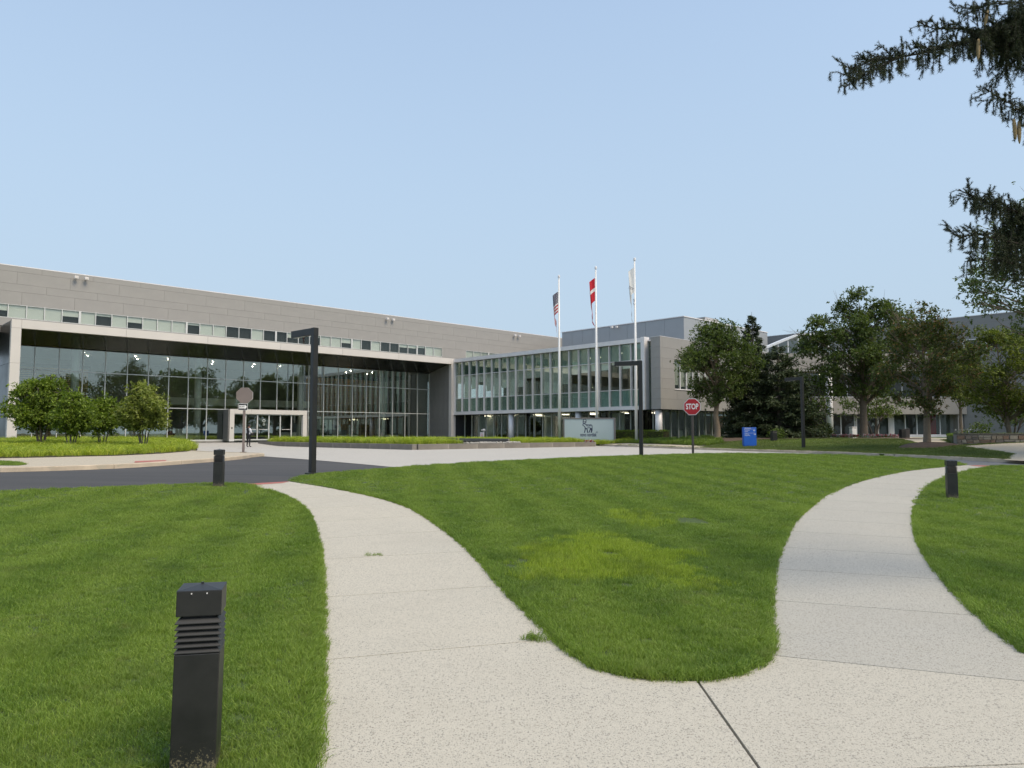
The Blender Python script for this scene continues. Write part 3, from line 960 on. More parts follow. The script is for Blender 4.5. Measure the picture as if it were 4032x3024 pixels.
# ------------------------------------------------------------------ main building with lobby porch
main = empty('office_building', (CX, CY, 0), TH, 'long grey panelled office building with white framed glass lobby porch', 'building')
rb = random.Random(3)
S = 41.2           # porch length
Q = 4.0            # depth of the porch
# white frame
fr = empty('porch_frame', (0, 0, 0)); fr.parent = main
cuts = [-S, -S + 0.62, -33.6, -27.2, -20.6, -14.2, -7.6, -0.62]
for a, b in zip(cuts[1:-1], cuts[2:]):
    box('frame_panel', fr, a + 0.008, b - 0.008, 0.0, 0.45, 9.24, 9.86, M_white)
for x0 in (-S, -0.62):
    for z0, z1 in ((0.7, 3.6), (3.6, 6.7), (6.7, 9.24), (9.24, 9.86)):
        box('frame_panel', fr, x0 + 0.005, x0 + 0.615, 0.0, 0.45, z0 + 0.006, z1 - 0.006, M_white)
mb = MB()   # porch body: roof, outer side walls
mb.box(-S + 0.02, -0.02, 0.45, Q + 0.2, 9.5, 9.80)
mb.build('porch_roof', M_roof, main)
for k in range(3):
    z0 = 0.7 + k * 3.0
    box('side_panel', main, -S + 0.01, -S + 0.09, 0.46, Q + 9, z0 + 0.01, min(z0 + 2.99, 9.78), M_darkm)
box('side_panel', main, -S + 0.10, -S + 0.55, 0.46, Q, 0.7, 9.3, M_dark)
# right return wall of upright panels
for k in range(4):
    y0 = 0.46 + k * 0.9
    box('return_panel', main, -0.56, -0.04, y0 + 0.012, min(y0 + 0.9, Q) - 0.012, 0.7, 9.42, M_return)
# sloped dark soffit in long panels
n_s = 16
for k in range(n_s):
    xa = -S + 0.6 + (S - 1.2) * k / n_s; xb = -S + 0.6 + (S - 1.2) * (k + 1) / n_s
    v = [(xa + 0.008, 0.44, 9.25), (xb - 0.008, 0.44, 9.25), (xb - 0.008, Q + 0.02, 8.42), (xa + 0.008, Q + 0.02, 8.42)]
    v += [(x, y, z + 0.05) for x, y, z in v]
    MB().add(v, [(0, 1, 2, 3), (4, 7, 6, 5), (0, 4, 5, 1), (1, 5, 6, 2), (2, 6, 7, 3), (3, 7, 4, 0)]).build('soffit_panel', M_soff, main)
# lobby curtain wall
mods = 24
mw = (S - 1.2) / mods
zt = [FL + 0.1, 3.83, 6.58, 8.40]
door_x = (-24.0, -16.4)
mb = MB()
xs = [-S + 0.6 + mw * k for k in range(mods + 1)]
def in_door(x): return door_x[0] - 0.05 < x < door_x[1] + 0.05
for x in xs:
    z0 = 3.83 if in_door(x) else FL + 0.1
    mb.box(x - 0.03, x + 0.03, Q - 0.06, Q + 0.10, z0, 8.40)
for z in zt[1:3]:
    mb.box(-S + 0.6, -0.6, Q - 0.05, Q + 0.09, z - 0.035, z + 0.035)
mb.box(-S + 0.6, door_x[0], Q - 0.07, Q + 0.12, FL - 0.02, FL + 0.1)
mb.box(door_x[1], -0.6, Q - 0.07, Q + 0.12, FL - 0.02, FL + 0.1)
cw = mb.build('curtain_wall', M_mull, main)
for a, b in zip(xs[:-1], xs[1:]):
    for r_ in range(3):
        if r_ == 0 and in_door((a + b) / 2): continue
        solid = a > -3.9     # last bays are grey glass fronted panels
        box('pane', cw, a + 0.03, b - 0.03, Q, Q + 0.014, zt[r_] + 0.035 - (0.035 if r_ == 0 else 0), zt[r_ + 1] - 0.035, G_lobby)
        if solid and a > -2.3:
            box('backing_panel', cw, a + 0.03, b - 0.03, Q + 0.2, Q + 0.24, zt[r_], zt[r_ + 1], M_return)
# entrance vestibule
vs = empty('entrance_vestibule', (0, 0, 0)); vs.parent = main
dx0, dx1 = door_x
vf = Q - 1.3
for a, b in ((dx0, dx0 + 0.42), (dx1 - 0.42, dx1)):
    box('frame_post', vs, a, b, vf, vf + 0.5, FL + 0.12, 3.42, M_white)
hc = [dx0, dx0 + 0.42, dx0 + 2.0, dx0 + 3.7, dx0 + 5.4, dx1]
for a, b in zip(hc[:-1], hc[1:]):
    box('frame_header', vs, a + 0.004, b - 0.004, vf, vf + 0.5, 3.424, 3.84, M_white)
box('frame_base', vs, dx0 - 0.01, dx0 + 0.43, vf - 0.01, vf + 0.5, FL - 0.05, FL + 0.115, M_silver)
box('frame_base', vs, dx1 - 0.43, dx1 + 0.01, vf - 0.01, vf + 0.5, FL - 0.05, FL + 0.115, M_silver)
box('vestibule_roof', vs, dx0 + 0.02, dx1 - 0.02, vf + 0.5, Q + 3.0, 3.5, 3.78, M_return)
box('side_screen', vs, dx0 - 0.10, dx0 - 0.01, vf + 0.1, Q - 0.08, FL, 3.8, M_return)
box('card_reader', vs, dx0 + 0.16, dx0 + 0.26, vf - 0.02, vf + 0.0, 2.05, 2.2, M_darkm)
dw = (dx1 - dx0 - 0.84) / 6
for k in range(6):
    xa = dx0 + 0.42 + dw * k; xb = xa + dw
    is_door = k in (1, 2, 4)
    f = MB()
    for a, b in ((xa, xa + 0.05), (xb - 0.05, xb)): f.box(a, b, vf + 0.16, vf + 0.21, FL + 0.02, 3.42)
    f.box(xa + 0.05, xb - 0.05, vf + 0.16, vf + 0.21, FL + 0.02, FL + 0.14); f.box(xa + 0.05, xb - 0.05, vf + 0.16, vf + 0.21, 3.34, 3.42)
    d = f.build('glass_door' if is_door else 'side_light', M_mull, vs)
    box('pane', d, xa + 0.05, xb - 0.05, vf + 0.18, vf + 0.19, FL + 0.14, 3.34, G_lobby)
    if is_door:
        h = MB(); h.tube([(xa + 0.12, vf + 0.10, 2.0), (xb - 0.15, vf + 0.10, 2.0), (xb - 0.08, vf + 0.10, 2.06), (xb - 0.08, vf + 0.10, 2.55)], 0.022, 6)
        h.build('handle', M_silver, d)
def ring(parent, x, y, z, r0, r1, mat, name):
    m_ = MB(); n = 20; o = []
    for rr in (r0, r1):
        for k in range(n):
            a = 2 * math.pi * k / n
            m_.v.append((x + rr * math.cos(a), y, z + rr * math.sin(a)))
    for k in range(n):
        m_.f.append((k, (k + 1) % n, n + (k + 1) % n, n + k))
    return m_.build(name, mat, parent)
M_decal = plain('white_decal', (0.6, 0.65, 0.62), 0.6)
ring(vs, dx0 + 3.3, vf + 0.172, 2.82, 0.10, 0.15, M_decal, 'decal')
ring(vs, dx0 + 3.3, vf + 0.172, 2.48, 0.07, 0.10, M_decal, 'decal')
# lobby interior shell
D2 = Q + 11
box('lobby_floor', main, -S + 0.6, -0.6, Q - 0.1, D2, FL - 0.25, FL - 0.02, M_infloor)
box('lobby_ceiling', main, -S + 0.6, -0.6, Q + 0.15, D2, 8.42, 8.6, M_ceil)
box('lobby_back_wall', main, -S + 0.6, -0.6, D2, D2 + 0.2, FL - 0.2, 8.6, M_inwall)
box('lobby_end_wall', main, -0.9, -0.62, Q + 0.3, D2, FL, 8.5, M_inwall)
box('lobby_gallery', main, -26.5, -11.5, Q + 6.5, D2, 4.4, 5.1, M_lowwall)
for x in (-36.0, -26.2, -16.2, -6.5):   # lobby columns
    MB().tube([(x, Q + 0.50, FL - 0.1), (x, Q + 0.50, 8.42)], 0.30, 24).build('lobby_column', M_col, main, smoothed=True)
for k in range(40):  # slatted oak wall to the right, each slat a board
    z = FL + 0.05 + k * 0.17
    box('oak_slat', main, -12.2, -2.6, D2 - 4.2, D2 - 4.12, z, z + 0.12, M_wood)
for k in range(36):
    z = FL + 0.05 + k * 0.17
    box('oak_slat', main, -S + 0.8, -S + 7.0, D2 - 7.0, D2 - 6.92, z, z + 0.12, M_wood)
box('slat_backing', main, -12.4, -2.4, D2 - 4.1, D2 - 4.0, FL, 8.0, M_dark)
box('slat_backing', main, -S + 0.7, -S + 7.2, D2 - 6.9, D2 - 6.8, FL, 7.4, M_dark)
for (xa, xb, zz) in ((-34.8, -25.6, 2.05), (-17.6, -13.5, 1.75)):
    for k in range(int((xb - xa) / 1.5)):
        box('low_screen_panel', main, xa + k * 1.5 + 0.01, xa + (k + 1) * 1.5 - 0.01, Q + 2.0, Q + 2.06, FL, zz, M_lowwall)
for j, y in enumerate((Q + 2.4, Q + 4.8)):    # ceiling spotlights
    for k in range(9):
        x = -35 + k * 3.6 + j * 0.9 + 0.5 * math.sin(k * 2.1)
        MB().tube([(x, y, 8.40), (x, y, 8.34)], 0.022, 8).build('ceiling_spot', M_spot, main)
# upper storey: ribbon windows and four rows of staggered panels
WALL_Y = Q
W1 = (-48.0, 1.2); W2 = (4.8, 16.8)
zw = (10.45, 11.5)
box('upper_wall', main, -48.5, 24.0, WALL_Y + 0.3, WALL_Y + 0.5, 9.2, 14.4, M_dark)
box('wall_core', main, -48.5, 24.0, WALL_Y + 0.02, WALL_Y + 0.3, 11.52, 14.42, M_back)
box('wall_core', main, -48.5, 24.0, WALL_Y + 0.02, WALL_Y + 0.3, 9.3, 10.43, M_back)
box('wall_core', main, W1[1], W2[0], WALL_Y + 0.02, WALL_Y + 0.3, 10.43, 11.52, M_back)
box('wall_core', main, W2[1], 24.0, WALL_Y + 0.02, WALL_Y + 0.3, 10.43, 11.52, M_back)
rows = [(9.82, 10.45), (10.45, 11.5), (11.5, 12.5), (12.5, 13.1), (13.1, 14.04), (14.04, 14.46)]
panels(main, 'x', WALL_Y + 0.02, -48.5, 24.0, rows, 3.6, M_panel, holes=[(W1[0], W1[1], *zw), (W2[0], W2[1], *zw)])
box('roof_coping', main, -48.5, 24.05, WALL_Y - 0.03, WALL_Y + 0.5, 14.46, 14.53, M_silver)
box('rear_body', main, -48.5, 23.9, WALL_Y + 1.6, WALL_Y + 14, 8.7, 14.3, M_dark)
for (wa, wb) in (W1, W2):
    n = int(round((wb - wa) / 1.2))
    st = (wb - wa) / n
    run = 0.0
    for k in range(n):
        a = wa + st * k; b = a + st
        f = MB()
        wide = 0.14 if k % 7 == 3 else 0.03
        f.box(a + 0.0, a + wide, WALL_Y - 0.02, WALL_Y + 0.10, *zw); f.box(b - 0.03, b - 0.001, WALL_Y - 0.02, WALL_Y + 0.10, *zw)
        f.box(a + wide, b - 0.03, WALL_Y - 0.015, WALL_Y + 0.09, zw[0], zw[0] + 0.04); f.box(a + wide, b - 0.03, WALL_Y - 0.015, WALL_Y + 0.09, zw[1] - 0.04, zw[1])
        w = f.build('window', M_mull, main)
        box('pane', w, a + wide, b - 0.03, WALL_Y + 0.03, WALL_Y + 0.042, zw[0] + 0.04, zw[1] - 0.04, G_win)
        if k % 4 == 0: run = rb.choice([1.0, 1.0, 0.0, 0.0, 0.35, 1.0])
        q = run if rb.random() < 0.8 else rb.choice([0.2, 0.5, 1.0])
        if q > 0:
            box('blind', w, a + wide + 0.01, b - 0.04, WALL_Y + 0.11, WALL_Y + 0.125, round(zw[1] - 0.04 - q * (zw[1] - zw[0] - 0.1), 2), zw[1] - 0.04, M_blind)

def floodlight(px, py, at_local, label, rz):
    r_ = empty('wall_floodlight', at_local, rz, label, 'floodlight', 'floodlights on the upper walls')
    MB().box(-0.03, 0.03, -0.22, 0.0, -0.03, 0.03).build('bracket', M_silver, r_)
    hb = MB(); hb.box(-0.14, 0.14, -0.42, -0.20, -0.12, 0.10); hb.build('lamp_housing', M_silver, r_, bev=0.02)
    MB().box(-0.11, 0.11, -0.43, -0.421, -0.10, 0.08).build('lamp_glass', M_white, r_)
def flood_on_A(px, py, label):
    # intersect the view ray with the upper wall plane
    dx, dy, dz = ray(px, py)
    best = None
    for k in range(100, 1400):
        t = k * 0.1
        lx, ly = w2loc(dx * t, dy * t)
        if ly >= WALL_Y - 0.03: best = (dx * t, dy * t, EYE + dz * t); break
    floodlight(px, py, best, label, TH)
flood_on_A(297, 1094, 'left of the pair of floodlights high on the left end of the grey wall')
flood_on_A(337, 1099, 'right of the pair of floodlights high on the left end of the grey wall')
flood_on_A(1520, 1256, 'left of the floodlight pair above the middle of the long grey wall')
flood_on_A(1543, 1260, 'right of the floodlight pair above the middle of the long grey wall')
flood_on_A(2022, 1321, 'left of the floodlight pair near the right end of the long grey wall')
flood_on_A(2039, 1324, 'right of the floodlight pair near the right end of the long grey wall')

# ------------------------------------------------------------------ glass wing
wing = empty('glass_wing', (CX, CY, 0), TH, 'two-storey wing with green glass upper floor raised on round columns', 'building')
Y1 = -25.2
zg = [4.0, 5.42, 7.95, 9.40]
nm = 21
ym = [-0.05 + (Y1 + 0.05) * k / nm for k in range(nm + 1)]
mb = MB()
for y in ym:
    mb.box(-0.22, 0.08, y - 0.03, y + 0.03, zg[0], zg[3])
for z in zg[1:3]:
    mb.box(-0.05, 0.07, Y1, -0.05, z - 0.03, z + 0.03)
wc = mb.build('curtain_wall', M_silver, wing)
for b_, a_ in zip(ym[:-1], ym[1:]):
    for r_ in range(3):
        box('pane', wc, 0.0, 0.014, a_ + 0.03, b_ - 0.03, zg[r_] + 0.03, zg[r_ + 1] - 0.03, G_span if r_ != 1 else G_wing)
    q = rb.choice([0.35, 0.6, 0.75, 1.0, 0.95, 0.8, 0.65])
    if a_ < -19: q = rb.choice([0.1, 0.25, 0.3])
    box('blind', wc, 0.16, 0.175, a_ + 0.05, b_ - 0.05, round(zg[2] - q * (zg[2] - zg[1]), 1), zg[2] - 0.03, M_blind)
    box('spandrel_back', wc, 0.12, 0.15, a_ + 0.03, b_ - 0.03, zg[0], zg[1] - 0.04, M_teal)
    box('spandrel_back', wc, 0.12, 0.15, a_ + 0.03, b_ - 0.03, zg[2] + 0.04, zg[3], M_teal)
box('top_fascia', wing, -0.32, 0.3, Y1, 0.0, 9.42, 9.80, M_silver)
box('bottom_fascia', wing, -0.30, 0.3, Y1, 0.0, 3.66, 3.985, M_silver)
box('end_fin', wing, -0.36, 0.35, Y1 - 0.38, Y1 - 0.003, 3.64, 9.86, M_silver)
box('end_fin', wing, -0.33, 0.3, 0.003, 0.28, 3.64, 9.81, M_silver)
box('underside', wing, -0.25, 16.0, -26.9, -0.05, 3.60, 3.655, M_soff)
box('floor_slab', wing, 0.3, 16.0, -26.9, -0.05, 3.70, 4.0, M_infloor)
box('upper_ceiling', wing, 0.3, 16.0, -26.9, -0.05, 8.9, 9.0, M_ceil)
box('roof_deck', wing, 0.31, 24.0, -27.0, 3.9, 9.55, 9.70, M_roof)
box('inner_wall', wing, 7.0, 7.1, -26.5, -0.2, 4.0, 8.9, M_inwall)
for k in range(5):  # lit tubes added to lift the upper office floor
    box('added_ceiling_tube', wing, 1.2 + (k % 2) * 1.6, 1.32 + (k % 2) * 1.6, -4.6 * (k + 1), -4.6 * (k + 1) + 1.5, 8.84, 8.88, M_addlamp)
# narrow glass slot and grey end block
box('slot_glass', wing, 0.25, 0.264, -26.2, Y1 - 0.40, 3.7, 9.5, G_span)
box('slot_head', wing, 0.1, 0.5, -26.2, Y1 - 0.40, 9.5, 9.62, M_silver)
box('slot_back', wing, 0.5, 0.6, -26.2, Y1 - 0.40, 3.7, 9.5, M_inwall)
zr = [3.66 + 6.1 * k / 7 for k in range(8)]
rows = list(zip(zr[:-1], zr[1:]))
BX0, BY0, BY1 = -0.30, -27.15, -26.2
box('block_core', wing, BX0 + 0.05, 20.0, BY0 + 0.05, BY1 - 0.02, 3.70, 5.38, M_back)
box('block_core', wing, BX0 + 0.05, 20.0, BY0 + 0.05, BY1 - 0.02, 8.0, 9.74, M_back)
box('block_core', wing, BX0 + 0.05, 1.75, BY0 + 0.05, BY1 - 0.02, 5.38, 8.0, M_back)
box('block_core', wing, 9.85, 20.0, BY0 + 0.05, BY1 - 0.02, 5.38, 8.0, M_back)
panels(wing, 'y', BX0 + 0.04, BY0 + 0.0, BY1, rows, 4.0, M_panel, shift=0)
zr2 = [3.66, 4.53, 5.40, 6.25, 7.1, 7.96, 8.86, 9.76]
panels(wing, 'x', BY0 + 0.045, BX0 + 0.045, 20.0, list(zip(zr2[:-1], zr2[1:])), 4.2, M_panel, holes=[(1.8, 9.8, 5.40, 7.96)], shift=0.5)
box('block_coping', wing, BX0 - 0.01, 20.0, BY0 - 0.01, BY1 + 0.02, 9.765, 9.80, M_silver)
for k in range(8):
    a = 1.8 + k; b = a + 1
    f = MB()
    f.box(a, a + 0.05, BY0 + 0.12, BY0 + 0.25, 5.40, 7.96); f.box(b - 0.05, b, BY0 + 0.12, BY0 + 0.25, 5.40, 7.96)
    f.box(a + 0.05, b - 0.05, BY0 + 0.12, BY0 + 0.25, 5.40, 5.46); f.box(a + 0.05, b - 0.05, BY0 + 0.12, BY0 + 0.25, 7.9, 7.96)
    w = f.build('window', M_silver, wing)
    box('pane', w, a + 0.05, b - 0.05, BY0 + 0.18, BY0 + 0.192, 5.46, 7.9, G_win)
    q = rb.choice([0.85, 0.95, 0.9])
    box('blind', w, a + 0.06, b - 0.06, BY0 + 0.30, BY0 + 0.315, round(7.9 - q * 2.44, 1), 7.9, M_blind)
box('window_sill', wing, 1.75, 9.85, BY0 - 0.05, BY0 + 0.2, 5.36, 5.398, M_silver)
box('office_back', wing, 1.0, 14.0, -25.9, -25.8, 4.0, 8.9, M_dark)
# columns and recessed ground floor glass
for y in (-8.7, -17.7, -26.6):
    MB().tube([(0.15, y, 0.6), (0.15, y, 3.62)], 0.30, 24).build('round_column', M_silver, wing, smoothed=True)
gx0 = 1.3
gm = MB()
ys = [-0.03 - 1.2 * k for k in range(22)]
for y in ys: gm.box(gx0 - 0.05, gx0 + 0.08, y - 0.035, y + 0.035, 0.95, 3.6)
gm.box(gx0 - 0.05, gx0 + 0.08, ys[-1], ys[0], 0.90, 1.02)
gw = gm.build('ground_floor_glazing', M_mull, wing)
for b_, a_ in zip(ys[:-1], ys[1:]):
    box('pane', gw, gx0, gx0 + 0.014, a_ + 0.035, b_ - 0.035, 1.02, 3.6, G_dark)
gm = MB()
xs = [gx0 + 1.12 * k for k in range(13)]
gy0 = -25.5
for x in xs: gm.box(x - 0.035, x + 0.035, gy0 - 0.08, gy0 + 0.05, 1.10, 3.6)
gm.box(xs[0], xs[-1], gy0 - 0.08, gy0 + 0.05, 1.0, 1.14)
gw = gm.build('ground_floor_glazing', M_mull, wing)
for a_, b_ in zip(xs[:-1], xs[1:]):
    box('pane', gw, a_ + 0.035, b_ - 0.035, gy0 - 0.01, gy0 + 0.004, 1.14, 3.6, G_dark)
box('base_wall', wing, xs[0], xs[-1] + 3, gy0 - 0.1, gy0 + 0.3, 0.4, 0.998, M_gwing)
box('end_pier', wing, xs[-1] + 0.04, xs[-1] + 3.0, gy0 - 0.1, gy0 + 0.3, 1.0, 3.6, M_panel)
box('ground_floor_slab', wing, gx0, 16.0, -25.4, -0.1, 0.6, 0.92, M_infloor)
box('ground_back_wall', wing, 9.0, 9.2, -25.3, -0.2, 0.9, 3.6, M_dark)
for k in range(9):  # more added tubes, brightening the rooms behind the ground floor glass
    box('added_ceiling_tube', wing, 2.2 + (k % 3) * 1.5, 3.4 + (k % 3) * 1.5, -2.4 - 2.5 * k, -2.3 - 2.5 * k, 3.52, 3.56, M_addlamp)
for k in range(5):
    box('inner_partition', wing, 3.0, 3.1, -3.2 - 4.4 * k, -1.8 - 4.4 * k, 0.92, 3.55, M_inwall if k % 2 else M_lowwall)
for k in range(5):
    box('desk_screen', wing, 2.6 + 2.0 * k, 3.1 + 2.0 * k, -24.4, -24.3, 0.92, 1.95, M_lowwall)

box('corner_wall', wing, 0.0, 9.0, 0.0, 0.3, 0.4, 3.62, M_dark)
# ------------------------------------------------------------------ set-back storey behind the wing
pent = empty('rooftop_storey', (CX, CY, 0), TH, 'blue-grey metal clad storey set back above the glass wing', 'building')
PX, PY0, PY1, PXE, PZ = 17.4, -18.0, 0.0, 36.4, 14.4
box('core', pent, PX + 0.05, PXE - 0.05, PY0 + 0.05, PY1 - 0.05, 9.0, PZ - 0.02, M_back)
widths = [1.7, 1.7, 1.7, 2.6, 2.6, 2.6, 2.6, 2.5]
y = PY1
for w in widths:
    box('wall_panel', pent, PX, PX + 0.05, y - w + 0.012, y - 0.012, 9.7, PZ - 0.03, M_blue); y -= w
x = PX
for k in range(8):
    w = (PXE - PX) / 8
    box('wall_panel', pent, x + 0.012, x + w - 0.012, PY0, PY0 + 0.05, 4.0, PZ - 0.03, M_blue); x += w
box('roof_coping', pent, PX - 0.06, PXE + 0.05, PY0 - 0.06, PY1 + 0.05, PZ, PZ + 0.10, M_silver)
lv = empty('louvre', (0, 0, 0)); lv.parent = pent
for k in range(7):
    box('slat', lv, PX - 0.07, PX - 0.01, -5.6, -2.2, 10.45 + k * 0.09, 10.50 + k * 0.09, M_silver)
lv = empty('louvre', (0, 0, 0)); lv.parent = pent
for k in range(8):
    box('slat', lv, PX + 5.0, PX + 7.4, PY0 - 0.07, PY0 - 0.01, 11.6 + k * 0.11, 11.66 + k * 0.11, M_silver)
rt = empty('rooftop_unit', (*loc2w(26.5, -14.5), PZ + 0.1), TH, 'louvred mechanical box on the roof behind the oak top', 'roof unit')
box('casing', rt, -1.5, 1.5, -1.5, 1.5, 0, 0.95, M_gwing)
for k in range(7):
    box('slat', rt, -1.52, 1.52, -1.56, -1.51, 0.08 + k * 0.12, 0.14 + k * 0.12, M_silver)
for sx, py in ((2415, 1289), (2434, 1288)):
    dx, dy, dz = ray(sx, py)
    for k in range(100, 1500):
        t = k * 0.1
        lx, ly = w2loc(dx * t, dy * t)
        if lx >= PX - 0.03: break
    floodlight(0, 0, (dx * t, dy * t, EYE + dz * t), ('left' if sx < 2420 else 'right') + ' of the floodlight pair on the blue-grey rooftop storey', TH - math.pi / 2)

# ------------------------------------------------------------------ side entrance building on the right
ent = empty('entrance_building', (40, 80, 0), 0, 'beige two-storey entrance building with red interior behind the oaks', 'building')
EX0, EX1 = -19.0, 9.6
def ebands(name, z0, z1, y, mat, n, th=0.06):
    w = (EX1 - EX0) / n
    for k in range(n):
        box(name, ent, EX0 + k * w + 0.012, EX0 + (k + 1) * w - 0.012, y, y + th, z0, z1, mat)
ebands('parapet_panel', 9.42, 10.35, 0.0, M_beige, 8); ebands('parapet_panel', 8.52, 9.40, 0.0, M_beige, 7)
box('parapet_core', ent, EX0, EX1, 0.065, 1.0, 8.5, 10.33, M_back)
box('parapet_soffit', ent, EX0, EX1, 0.0, 3.0, 8.42, 8.50, M_white)
ebands('floor_band_panel', 3.72, 5.55, 0.3, M_beige, 7)
box('floor_band_core', ent, EX0, EX1, 0.37, 4.0, 3.74, 5.5, M_back)
box('floor_band_cap', ent, EX0, EX1, 0.25, 0.5, 5.55, 5.60, M_white)
def glazing(z0, z1, y, x0, x1, n, name, thick=0.05):
    g = MB(); w = (x1 - x0) / n
    for k in range(n + 1): g.box(x0 + k * w - thick, x0 + k * w + thick, y - 0.08, y + 0.08, z0, z1)
    g.box(x0, x1, y - 0.07, y + 0.07, z0, z0 + 0.1)
    o = g.build(name, M_silver, ent)
    for k in range(n):
        box('pane', o, x0 + k * w + thick, x0 + (k + 1) * w - thick, y - 0.006, y + 0.006, z0 + 0.1, z1, G_dark)
glazing(5.62, 8.42, 2.0, EX0, EX1, 14, 'upper_glazing')
glazing(1.42, 3.72, 1.6, EX0, -2.1, 11, 'ground_glazing')
glazing(1.42, 3.72, 1.6, 2.2, 8.6, 5, 'ground_glazing')
box('base_curb', ent, 2.2, 8.6, 1.3, 1.75, 0.9, 1.415, M_silver)
box('base_curb', ent, EX0, -2.1, 1.3, 1.75, 0.9, 1.415, M_silver)
dr = MB()
for a in (-2.0, -0.8, 0.4, 1.6): dr.box(a, a + 0.14, 1.5, 1.62, 1.2, 3.72)
dr.box(-1.86, 1.6, 1.5, 1.62, 3.35, 3.5)
df = dr.build('entrance_door_frame', M_white, ent)
for a in (-1.86, -0.66, 0.54):
    box('pane', df, a, a + 1.06, 1.55, 1.562, 1.2, 3.35, G_dark)
box('door', ent, 1.74, 2.14, 1.45, 1.6, 1.2, 3.72, M_white)
ring(ent, -1.3, 1.49, 2.7, 0.13, 0.22, M_decal, 'decal')
text('door_letter', 'A', 0.55, M_decal, ent, Matrix.Translation((-0.1, 1.5, 2.6)) @ Matrix.Rotation(math.pi / 2, 4, 'X'))
box('end_pier', ent, 8.7, 9.25, 0.5, 1.7, 1.0, 3.72, M_beige)
box('end_pier', ent, 9.27, 9.6, 0.6, 1.7, 1.0, 3.72, M_dark)
MB().tube([(-5.9, -0.9, 0.8), (-5.9, -0.9, 8.45)], 0.34, 24).build('round_column', M_silver, ent, smoothed=True)
MB().tube([(-16.5, -0.9, 0.8), (-16.5, -0.9, 8.45)], 0.34, 24).build('round_column', M_silver, ent, smoothed=True)
M_redw = plain('red_wall', (0.55, 0.025, 0.025), 0.6, var=0.1)
M_orange = plain('amber_wall', (0.42, 0.2, 0.07), 0.6, var=0.2)
box('interior_floor', ent, EX0, EX1, 1.7, 9, 1.0, 1.38, M_infloor)
box('interior_wall', ent, EX0, -9.0, 5.5, 5.7, 1.3, 3.72, M_orange)
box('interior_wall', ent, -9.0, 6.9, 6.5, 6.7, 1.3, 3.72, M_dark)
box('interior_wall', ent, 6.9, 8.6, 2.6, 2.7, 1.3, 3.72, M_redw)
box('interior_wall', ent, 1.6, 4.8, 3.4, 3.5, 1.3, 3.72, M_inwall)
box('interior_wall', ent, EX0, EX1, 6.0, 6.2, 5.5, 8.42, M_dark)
box('interior_red_panel', ent, -4.9 - 1.6, -4.9 - 0.4, 2.2, 2.3, 1.38, 2.75, M_redw)
for k in range(4):  # tubes added to light the upper entrance rooms
    box('added_ceiling_tube', ent, -14 + k * 4.5, -12.6 + k * 4.5, 3.5, 3.6, 8.30, 8.34, M_addlamp)
# white glazed rooflight on the entrance roof
sk = empty('rooflight', (0, 0, 0)); sk.parent = ent
M_skw = plain('rooflight_white', (0.75, 0.76, 0.77), 0.5, var=0.03)
yy0 = 3.0
g = MB()
g.box(-12.4, -3.0, yy0, yy0 + 0.15, 10.3, 10.42)
for k in range(9):
    x = -12.2 + k * 1.15
    top = 10.75 + min(1.9, 0.42 * (x + 12.4))
    g.box(x, x + 0.10, yy0, yy0 + 0.12, 10.42, top)
g.add([(-12.6, yy0 - 0.1, 10.62), (-7.4, yy0 - 0.1, 12.75), (-7.4, yy0 + 5, 12.75), (-12.6, yy0 + 5, 10.62), (-12.6, yy0 - 0.1, 10.86), (-7.4, yy0 - 0.1, 13.0), (-7.4, yy0 + 5, 13.0), (-12.6, yy0 + 5, 10.86)],
      [(0, 1, 2, 3), (4, 7, 6, 5), (0, 4, 5, 1), (1, 5, 6, 2), (2, 6, 7, 3), (3, 7, 4, 0)])
g.box(-7.4, -2.6, yy0 - 0.1, yy0 + 5, 12.75, 12.95)
g.build('rooflight_frame', M_skw, sk)
v = [(-12.1, yy0 + 0.05, 10.42), (-3.1, yy0 + 0.05, 10.42), (-3.1, yy0 + 0.05, 12.75), (-7.4, yy0 + 0.05, 12.75), (-12.1, yy0 + 0.05, 10.80)]
MB().add(v + [(a, b + 0.012, c) for a, b, c in v], [(0, 1, 2, 3, 4), (9, 8, 7, 6, 5)]).build('pane', G_win, sk)
# ------------------------------------------------------------------ tall grey wing far right
gw = empty('grey_wing', (50.0, 80.0, 0), TH, 'tall mid-grey panelled wing with ribbon windows at the right edge', 'building')
# local x = a, facade plane x = 0 facing -x, runs along local y (towards camera is -y)
GY0, GY1 = -34.0, 24.0
rows = [(0.8, 2.1), (2.1, 3.4), (3.4, 4.7), (4.7, 6.0), (6.0, 7.3), (7.3, 8.6), (8.6, 9.7), (9.7, 10.75)]
rowsU = [(11.9, 12.75), (12.75, 13.6), (13.6, 14.4)]
box('wall_core', gw, 0.05, 0.4, GY0, GY1, 0.4, 10.7, M_back); box('wall_core', gw, 0.05, 0.4, GY0, GY1, 11.95, 14.38, M_back)
box('wall_core', gw, 1.2, 12, GY0 + 0.1, GY1, 0.4, 14.3, M_dark)
panels(gw, 'y', 0.04, GY0, GY1, rows + rowsU, 6.0, M_gwing)
box('roof_coping', gw, -0.05, 0.5, GY0, GY1, 14.4, 14.48, M_silver)
panels(gw, 'x', GY0, 0.05, 12.0, rows + [(10.75, 11.9)] + rowsU, 4.0, M_gwing, face=-1)
n = 26
